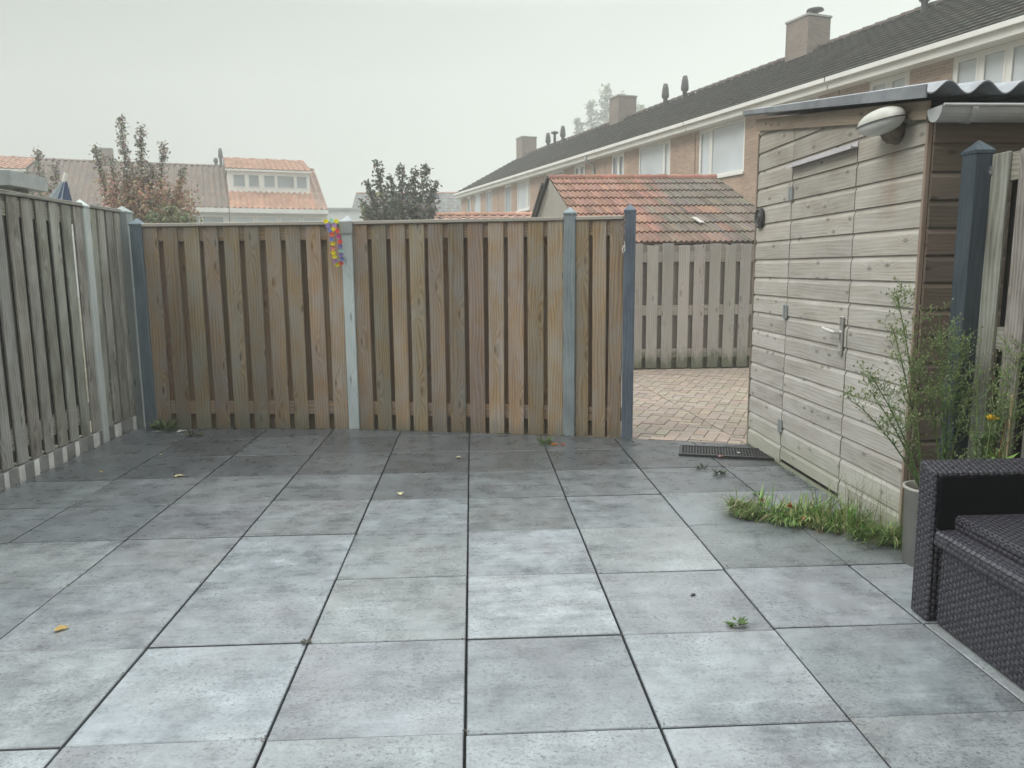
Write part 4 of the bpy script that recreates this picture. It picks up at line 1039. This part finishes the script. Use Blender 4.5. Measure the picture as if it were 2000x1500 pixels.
# ------------------------------------------------------------------ plants by the shed
def fleabane(label, base, stems, seed, green=(.16, .27, .09), group='tall weeds behind the sofa'):
    r = random.Random(seed); t = thing('tall_weed', label, 'weed', base, 0, group)
    sm, lm, bm_ = MB(), MB(), MB()
    for tx, ty, tz, leafy in stems:
        tip = Vector((tx, ty, tz)); ctrl = Vector((tx * .35, ty * .35, tz * .55))
        P = lambda f: Vector((0, 0, 0)).lerp(ctrl, f).lerp(ctrl.lerp(tip, f), f)
        n = 10; pts = [P(i / n) for i in range(n + 1)]
        sm.tube(pts, [.0045 * (1 - .75 * i / n) + .0008 for i in range(n + 1)], 5, jit(r, (1, 1, 1), .1, .2))
        L_ = tip.length
        for k in range(int(95 * L_ * leafy)):        # narrow leaves on the lower part
            f = r.uniform(.06, .72); p = P(f); an = r.uniform(0, 6.283); l = r.uniform(.04, .085) * (1.1 - .6 * f)
            q = p + Vector((math.cos(an) * l, math.sin(an) * l, l * r.uniform(-.25, .7)))
            lm.blade(p, q, .0075, (0, 0, l * .18), 3, jit(r, green, .12, .25))
        for k in range(int(40 * L_ * (.85 if leafy < 1.2 else .38))):                # flowering side branches
            f = r.uniform(.42, 1.0); p = P(f); an = r.uniform(0, 6.283); l = r.uniform(.07, .17) * (1.35 - .85 * f)
            q = p + Vector((math.cos(an) * l * .75, math.sin(an) * l * .75, l * .8)); mid = p.lerp(q, .5) + Vector((math.cos(an) * .012, math.sin(an) * .012, -.008))
            sm.tube([p, mid, q], [.0013, .001, .0006], 3, jit(r, (1.1, 1.2, 1), .1, .2), cap=False)
            for j in range(r.randint(4, 8)):
                g0 = mid.lerp(q, r.random()) if j else q
                e = g0 + Vector((r.gauss(0, .02), r.gauss(0, .02), r.uniform(.006, .035)))
                sm.tube([g0, e], [.0009, .0007], 3, (1.1, 1.2, 1), cap=False)
                s_ = r.uniform(.0032, .0055); c = jit(r, (.28, .35, .17) if r.random() < .75 else (.44, .45, .30), .08, .25)
                for d1, d2 in (((1, 0, 0), (0, 0, 1)), ((0, 1, 0), (0, 0, 1)), ((1, 0, 0), (0, 1, 0))):
                    a, b = Vector(d1) * s_, Vector(d2) * s_ * 1.3
                    bm_.face([e - a, e - b, e + a, e + b], None, c)
            for j in range(2):
                p2 = p.lerp(q, r.uniform(.1, .6)); lm.blade(p2, p2 + Vector((r.gauss(0, .02), r.gauss(0, .02), .015)), .003, seg=2, col=jit(r, green, .1, .25))
    sm.build('stems', M['stem'], t); lm.build('leaves', M['leaf'], t); tag(bm_.build('flower_buds', M['leaf'], t), kind='stuff')
    return t
potx, poty = 2.115, 3.33
pot = thing('plant_pot', 'pale grey cylindrical plant pot half hidden behind the sofa', 'pot', (potx, poty, 0))
m = MB(); m.lathe([(.001, .002), (.088, .002), (.098, .36), (.106, .362), (.106, .375), (.094, .375), (.092, .33)], (0, 0, 0), 28); m.build('pot_body', plain('grey_pot', (.36, .36, .33), .6, .12, 9), pot, smooth=True)
m = MB(); m.lathe([(.0005, .345), (.094, .338)], (0, 0, 0), 20); m.build('pot_soil', M['soil'], pot)
fleabane('airy tall weed leaning left over the shed boards out of the grey pot', (potx - .02, poty, .33), [(-.33, -.05, .60, .5), (-.23, -.06, .95, .3), (-.20, .0, .78, .3), (-.36, -.02, .45, .4), (-.28, .02, .5, .3)], 401)
fleabane('dense tall flowering weed in front of the dark shed end wall', (potx + .06, poty - .02, .33), [(-.10, -.03, .84, .7), (.02, -.03, .78, .7), (-.03, -.02, .70, .7), (-.14, .0, .62, .6), (.06, -.06, .55, .8)], 402)
fleabane('leafy green weed at the foot of the dark blue post', (2.25, 3.17, .0), [(.02, .03, .86, 1.6), (.08, .0, .98, 1.3), (-.04, .02, .92, 1.5), (.12, .0, 1.08, 1.0), (.0, -.05, .78, 1.6), (.05, .05, .7, 1.6), (.10, .04, .82, 1.4)], 403)
fleabane('thin weed in front of the pale right fence at the right edge', (2.22, 2.98, .0), [(.03, .02, 1.04, .25)], 404)
# yellow flower and dry stalk
fl = thing('yellow_flower', 'single yellow flower on a thin stalk above the sofa back', 'flower', (2.16, 3.04, 0))
m = MB(); m.tube([(0, 0, 0), (.01, 0, .45), (.025, 0, .745)], [.004, .003, .002], 5); m.build('flower_stalk', M['stem'], fl)
m = MB(); r = random.Random(9)
for k in range(22):
    an = r.uniform(0, 6.28); m.leaf((.025, 0, .745), (math.cos(an), math.sin(an), r.uniform(.5, 1.6)), (0, 0, 1), .034, .014, jit(r, (.75, .55, .03), .05, .1))
m.build('petals', M['petal'], fl)
sk = MB(); sk.tube([(2.245, 3.0, 0), (2.245, 3.01, .86)], .006, 7)
tag(sk.build('bamboo_cane', plain('bamboo', (.36, .27, .18), .6, .2, 20)), 'thin upright bamboo cane in front of the pale right fence', 'cane')
ds = thing('leafy_sapling', 'small dry stem with broad light green leaves beside the bamboo cane', 'plant', (2.19, 2.98, 0))
m = MB(); m.tube([(0, 0, 0), (.01, 0, .5), (.0, .0, .62), (.02, .0, .76)], [.005, .004, .003, .0015], 5, (1.2, .6, .5)); m.tube([(.005, 0, .6), (.04, 0, .68)], .0015, 4, (1.2, .6, .5)); m.tube([(.0, 0, .55), (-.03, 0, .64)], .0015, 4, (1.2, .6, .5)); m.build('stem', M['stem'], ds)
m = MB()
for k in range(16):
    an = r.uniform(0, 6.28); m.leaf((0, 0, r.uniform(.40, .60)), (math.cos(an), math.sin(an) * .6, r.uniform(.0, .6)), (0, 0, 1), r.uniform(.05, .085), .034, jit(r, (.20, .33, .07), .08, .2))
m.build('leaves', M['leaf'], ds)

# ---- grass at the shed foot and the pulled weeds beside it
def tuft(mb, r, c, n, rad, l0, l1, lean, col, wd=.006, flat=1.0):
    for k in range(n):
        a = r.uniform(0, 6.283); q = r.random() ** .6 * rad
        b = Vector((c[0] + math.cos(a) * q, c[1] + math.sin(a) * q * .75, c[2] + .002)); l = r.uniform(l0, l1); an = r.uniform(0, 6.283)
        d = Vector((math.cos(an) * .55 + lean[0], math.sin(an) * .55 + lean[1], r.uniform(.25, 1.0) * flat)).normalized() * l
        if b.z + d.z < .004: d.z = .004
        mb.blade(b, b + d, wd * r.uniform(.6, 1.3), (0, 0, l * r.uniform(.05, .25)), 4, jit(r, col(r), .1, .28))
gcolr = lambda r: r.choice(((.19, .34, .09), (.25, .41, .12), (.12, .22, .07), (.25, .39, .14), (.38, .48, .18), (.54, .50, .28)))
gt_ = thing('grass_clump', 'green grass clump growing at the foot of the shed beside the grey pot', 'grass clump', (1.99, 3.77, 0))
m = MB(); r = random.Random(31)
for k in range(48):      # separate little tussocks, each leaning its own way
    x = r.uniform(-.19, .20); c = (x, -1.0 * x + r.uniform(-.16, .13), 0); hgt = r.uniform(.09, .27)
    tuft(m, r, c, r.randint(14, 40), r.uniform(.02, .06), hgt * .45, hgt, (r.uniform(-.9, .9), r.uniform(-1.0, .5)), gcolr, r.uniform(.006, .0105), r.uniform(.3, 1.1))
m.build('blades', M['leaf'], gt_)
m = MB()
for k in range(120):
    x = r.uniform(-.15, .18); b = Vector((x, -.7 * x + r.uniform(-.15, .2), 0)); tp = b + Vector((r.gauss(.02, .12), r.gauss(0, .08), r.uniform(.14, .36)))
    m.blade(b, tp, .0028, (0, 0, .03), 4, jit(r, (.30, .29, .17), .08, .25))
for k in range(70):      # long blades lying towards the sofa
    b = Vector((r.uniform(-.1, .1), r.uniform(-.25, -.05), .01)); tp = b + Vector((r.uniform(.1, .35), r.uniform(-.28, -.02), r.uniform(.0, .08)))
    m.blade(b, tp, .006, (0, 0, .05), 4, jit(r, (.27, .33, .13), .1, .25))
m.build('seed_stalks', M['leaf'], gt_)
wh = thing('weed_heap', 'heap of pulled wilting grass with a few red leaves lying on the patio slabs', 'weed heap', (1.66, 4.02, 0))
m = MB()
for k in range(54):      # pulled tussocks lying every way
    f = r.random(); c = (-.20 + .38 * f + r.uniform(-.05, .05), .08 - .18 * f + r.uniform(-.11, .10), r.uniform(0, .035))
    hgt = r.uniform(.07, .20)
    tuft(m, r, c, r.randint(10, 30), r.uniform(.02, .05), hgt * .5, hgt * 1.25, (r.uniform(-2.0, 1.2), r.uniform(-1.2, 1.2)), gcolr, r.uniform(.006, .010), r.uniform(.12, .6))
for k in range(120):     # pale roots and seed heads fanned out to the left
    b = Vector((r.uniform(-.2, -.02), r.uniform(-.05, .16), r.uniform(.005, .05))); tp = b + Vector((r.uniform(-.26, -.06), r.gauss(.03, .09), r.uniform(.0, .10)))
    if tp.z < .003: tp.z = .003
    m.blade(b, tp, .0034, (0, 0, .025), 4, jit(r, (.56, .52, .34) if r.random() < .6 else (.36, .42, .2), .08, .25))
for k in range(30):
    b = Vector((r.uniform(.1, .26), r.uniform(-.16, -.06), .008)); tp = b + Vector((r.uniform(-.14, .2), r.uniform(-.22, .04), 0.0)); tp.z = .004
    m.blade(b, tp, .004, (0, 0, .012), 4, jit(r, (.42, .35, .2), .08, .25))
m.build('grass', M['leaf'], wh)
m = MB()
for p in ((-.035, .06, .08), (.0, .02, .09), (.075, -.02, .075), (.085, -.035, .07), (.11, -.12, .03), (.13, -.13, .02)):
    m.leaf(p, (r.gauss(0, 1), -.6, .5), (0, -.6, .6), r.uniform(.035, .055), .03, jit(r, (.36, .09, .045), .1, .2))
for p in ((.0, -.09, .02), (.15, -.15, .02), (.19, -.17, .015)):
    m.leaf(p, (1, -.3, .1), (0, -.2, 1), .09, .035, (.34, .22, .13))
m.build('dead_leaves', M['leaf'], wh)

# ---- little weeds in the joints
def small_weed(label, x, y, seed, n=14, l=.05, col=(.12, .20, .06), up=.5, blades=0, lw=.5):
    r = random.Random(seed); t = thing('small_weed', label, 'weed', (x, y, 0), 0)
    m = MB()
    for k in range(n):
        an = r.uniform(0, 6.283); m.leaf((math.cos(an) * l * .3, math.sin(an) * l * .15, r.uniform(.004, l * .4)), (math.cos(an), math.sin(an) * .6, r.uniform(.05, up)), (0, 0, 1), l * r.uniform(.5, 1), l * lw * r.uniform(.5, 1), jit(r, col, .1, .25))
    if blades: tuft(m, r, (0, 0, 0), blades, l * .7, l * .7, l * 1.6, (0, 0), lambda r: col, .004)
    m.build('leaves', M['leaf'], t); return t
small_weed('little broad leaved weed in the joint of the front right slabs', 1.02, 2.765, 501, 22, .045)
small_weed('tiny green tuft in the slab joint below the doormat, nearer the mat', 1.585, 5.07, 502, 10, .05, (.06, .09, .04), blades=12)
small_weed('tiny dark green tuft in the slab joint below the doormat, nearer the viewer', 1.66, 4.93, 503, 12, .055, (.05, .085, .035), blades=14)
small_weed('green weed tuft at the fence foot by the third post, beside an orange leaf', .565, 5.93, 504, 16, .07, (.13, .20, .06), .9, blades=22)
small_weed('leafy weed growing at the foot of the dark corner post', -2.73, 6.73, 505, 30, .13, (.13, .18, .065), 1.3, blades=16)
small_weed('flat dull green weed on the slab near the corner', -2.40, 6.50, 506, 16, .08, (.10, .12, .07), .4, blades=22)
small_weed('small moss cushion on the slab joint crossing at the lower left', -.647, 2.735, 507, 26, .022, (.10, .105, .08), .3)
small_weed('thin clover sprig behind the heap of pulled grass', 1.745, 4.43, 508, 12, .045, (.14, .24, .07), .8)
gcr = MB(); r = random.Random(62)
for k in range(240):
    f = r.random(); y = 5.76 - f * 1.25; x = 2.165 - abs(r.gauss(0, .035)) - .006 * r.random() - (.10 * r.random() if f < .25 else 0)
    gcr.leaf((x, y, .003), (r.gauss(0, 1), r.gauss(0, 1), .25), (0, 0, 1), r.uniform(.006, .018), r.uniform(.005, .01), jit(r, (.10, .085, .055) if r.random() < .7 else (.10, .12, .05), .1, .3))
tag(gcr.build('leaf_litter', M['leaf']), 'brown leaf litter along the foot of the shed by the mat', 'leaf litter', kind='stuff')

db = MB(); r = random.Random(808)
def crumb(x, y, s0):
    c = jit(r, r.choice(((.05, .045, .035), (.09, .075, .05), (.06, .075, .035), (.16, .13, .08))), .1, .3)
    db.leaf((x, y, .002 + r.random() * .004), (r.gauss(0, 1), r.gauss(0, 1), r.uniform(0, .5)), (r.gauss(0, .5), r.gauss(0, .5), 1), s0 * r.uniform(.6, 1.8), s0 * r.uniform(.5, 1.0), c)
for k in range(900):      # along the foot of the back fence
    f = r.random(); i = 0 if f < .42 else (1 if f < .86 else 2); p, q = FL[i], FL[i + 1]; u = r.random() if r.random() < .5 else min(1, max(0, r.choice((.05, .2, .47, .7, .9)) + r.gauss(0, .05)))
    crumb(p[0] + (q[0] - p[0]) * u, p[1] + (q[1] - p[1]) * u - abs(r.gauss(0, .022)) - .004, .009)
for k in range(420):      # along the left plinth
    crumb(LX + .045 + abs(r.gauss(0, .02)), r.uniform(2.5, 6.8), .009)
for k in range(520):      # moss and grit caught in the slab joints
    i, kk = r.randint(-4, 4), r.randint(-1, 7)
    jx, jy = TX0 + TS * i, TY0 - TS * kk
    if r.random() < .45: crumb(jx + r.gauss(0, .012), jy + r.gauss(0, .012), .007)
    else: crumb(jx + r.gauss(0, .003), jy + r.uniform(0, TS), .006)
tag(db.build('grit', M['leaf']), 'dark grit, moss and plant crumbs along the fence foot and in the slab joints', 'grit', kind='stuff')

# ---- fallen leaves and scraps
def fallen_leaf(label, x, y, col, size=.045, rz=0.0, name='fallen_leaf', cat='leaf', z=.004):
    r = random.Random(int(abs(x * 977 + y * 131)) + 3); m = MB(); n = 12
    P = []
    for k in range(n):
        a = 2 * math.pi * k / n; rr = size * (.5 + .13 * math.cos(3 * a + 1) + r.uniform(-.07, .07)) * (1.0 if abs(math.sin(a)) < .5 else .72)
        P.append((rr * math.cos(a), rr * math.sin(a), .004 + .010 * abs(math.sin(a)) * r.random()))
    for k in range(n): m.face([(0, 0, .003), P[k], P[(k + 1) % n]], None, jit(r, col, .06, .15))
    m.tube([(size * .3, 0, .004), (size * .75, size * .1, .006)], .0012, 4, tuple(c * .6 for c in col))
    o = m.build(name, M['leaf']); o.location = (x, y, z); o.rotation_euler = (0, 0, rz)
    return tag(o, label, cat, 'fallen leaves' if cat == 'leaf' else None)
YEL, PALE, ORG = (.55, .40, .13), (.62, .56, .36), (.62, .22, .05)
fallen_leaf('curled ochre leaf on the pale slab at the lower left', -1.64, 2.905, YEL, .05, .6)
fallen_leaf('pale yellow leaf on the slab joint left of centre', -2.03, 5.17, PALE, .07, .2)
fallen_leaf('pale yellow leaf near the middle of the patio', -.468, 4.63, PALE, .05, 1.2)
fallen_leaf('tiny cream leaf on the dark slab toward the left fence', -2.40, 5.80, PALE, .03, .9)
fallen_leaf('small straw coloured leaf close to the left plinth', -2.62, 5.32, YEL, .03, 2.0)
fallen_leaf('faded leaf on the dark slabs right of the middle joint', -.12, 5.52, (.40, .36, .25), .05, .1)
fallen_leaf('bright orange leaf beside the weed tuft at the fence foot', .635, 5.885, ORG, .06, .4)
fallen_leaf('dull red leaf right of the orange leaf at the fence foot', .70, 5.87, (.30, .09, .05), .055, 1.5)
fallen_leaf('small pinkish scrap on the front edge of the doormat', 1.80, 5.335, (.45, .24, .2), .045, .2, 'paper_scrap', 'scrap', .019)
fallen_leaf('tiny white scrap on the doormat', 1.97, 5.43, (.7, .7, .68), .03, .8, 'paper_scrap', 'scrap', .019)
fallen_leaf('crumpled white paper scrap at the foot of the corner post', -2.78, 6.66, (.72, .73, .70), .09, .1, 'paper_scrap', 'scrap')
fallen_leaf('white paper scrap right of the crumpled one near the corner', -2.57, 6.66, (.72, .73, .70), .08, .5, 'paper_scrap', 'scrap')
def pebble(label, x, y, s):
    m = MB(); r = random.Random(int(x * 100) + 7); m.lathe([(.001, 0), (s, s * .2), (s * .9, s * .8), (s * .3, s * 1.2), (.001, s * 1.2)], (0, 0, 0), 7)
    o = m.build('pebble', M['dark_metal']); o.location = (x, y, 0); o.scale = (1.5, .9, .8); o.rotation_euler = (0, 0, r.uniform(0, 3)); return tag(o, label, 'pebble', 'pebbles on the patio')
pebble('black crumb on the slab near the front right weed', .93, 3.05, .009)
pebble('dark crumb on the slab below the third post', .28, 5.97, .008)
pebble('dark crumb by the gate post, nearer the post', 1.28, 5.93, .009)
pebble('dark crumb by the gate post, further toward the viewer', 1.27, 5.82, .008)
pebble('dark crumb on the second slab row near the garland post', -1.33, 6.25, .010)

# ---- garland on the pale post
ga = thing('flower_garland', 'colourful artificial flower garland hanging beside the pale zinc capped post', 'garland', (-1.115, 6.60, 0))
m = MB(); m.tube([(-.07, .06, 1.81), (-.08, 0, 1.80), (-.055, -.015, 1.66), (-.03, -.02, 1.45), (.0, -.02, 1.42), (.02, -.02, 1.5), (.02, -.01, 1.7), (.0, 0, 1.80)], .004, 6); m.build('cord', plain('garland_cord', (.2, .3, .1), .8), ga)
m = MB(); r = random.Random(77)
gc = [(.85, .75, .03), (.80, .16, .10), (.30, .24, .55), (.62, .12, .35), (.78, .70, .05), (.75, .30, .28), (.25, .30, .60), (.45, .70, .62), (.80, .12, .12), (.5, .32, .62)]
pts = [(-.10, 1.80), (-.05, 1.805), (-.015, 1.80), (-.085, 1.765), (-.03, 1.765), (-.07, 1.725), (-.04, 1.735), (-.055, 1.69), (-.01, 1.72), (-.06, 1.65), (.0, 1.675), (-.05, 1.615), (.01, 1.63), (-.05, 1.575), (.01, 1.59), (-.05, 1.54), (.015, 1.555), (-.04, 1.505), (.015, 1.52), (-.035, 1.47), (.02, 1.485), (-.02, 1.44), (.012, 1.45)]
for i, (x, z) in enumerate(pts):
    c = gc[(i * 7 + i // 3) % len(gc)]
    for layer in (0, 1):
        for k in range(7):
            an = 2 * math.pi * k / 7 + layer * .4; d = Vector((math.cos(an), -.45 - .5 * layer, math.sin(an) * .8))
            m.leaf((x, -.02 - .012 * layer, z), d, (0, -1, .2), .027 - .006 * layer, .020, jit(r, c, .06, .15))
    m.leaf((x, -.035, z), (0, -.3, 1), (0, -1, 0), .012, .012, (.8, .6, .1))
m.build('flowers', M['petal'], ga)

# ---- chain on the gate post
ch = thing('gate_chain', 'short rusty chain hanging down the left side of the dark gate post', 'chain', (1.205, 6.05, 0))
m = MB(); r = random.Random(6)
for i in range(15):
    z = 1.80 - i * .021; x = .006 * math.sin(i * 1.3); rx = (.006, .011)
    P = [(x + (.008 * math.cos(a) if i % 2 else .002 * math.cos(a)), (.002 * math.cos(a) if i % 2 else .008 * math.cos(a)), z + .015 * math.sin(a)) for a in [2 * math.pi * k / 8 for k in range(9)]]
    m.tube(P, .0028, 5, cap=False)
m.build('chain_links', plain('rusty_steel', (.30, .22, .18), .6, .3, 60, metal=.4), ch)
m = MB(); m.tube([(.0, -.004, 1.57), (-.012, -.006, 1.54), (-.006, -.006, 1.51), (.008, -.004, 1.53), (.004, -.004, 1.6)], .0035, 6); m.build('hook', M['white_paint'], ch)

# ------------------------------------------------------------------ fog
hz = MB(); hz.box((-80, -14, -1.1), (70, 108, 26))
ho = hz.build('haze', None) if False else None
me = bpy.data.meshes.new('haze'); me.from_pydata(hz.v, [], hz.f); ho = bpy.data.objects.new('haze', me); COL.objects.link(ho)
hm = bpy.data.materials.new('fog_air'); hm.use_nodes = True; n_ = hm.node_tree
for x in list(n_.nodes): n_.nodes.remove(x)
om = n_.nodes.new('ShaderNodeOutputMaterial'); pv = n_.nodes.new('ShaderNodeVolumePrincipled')
pv.inputs['Color'].default_value = (.93, .95, .93, 1); pv.inputs['Density'].default_value = 0.005; pv.inputs['Anisotropy'].default_value = 0.2
n_.links.new(pv.outputs[0], om.inputs['Volume']); me.materials.append(hm); tag(ho, kind='stuff')
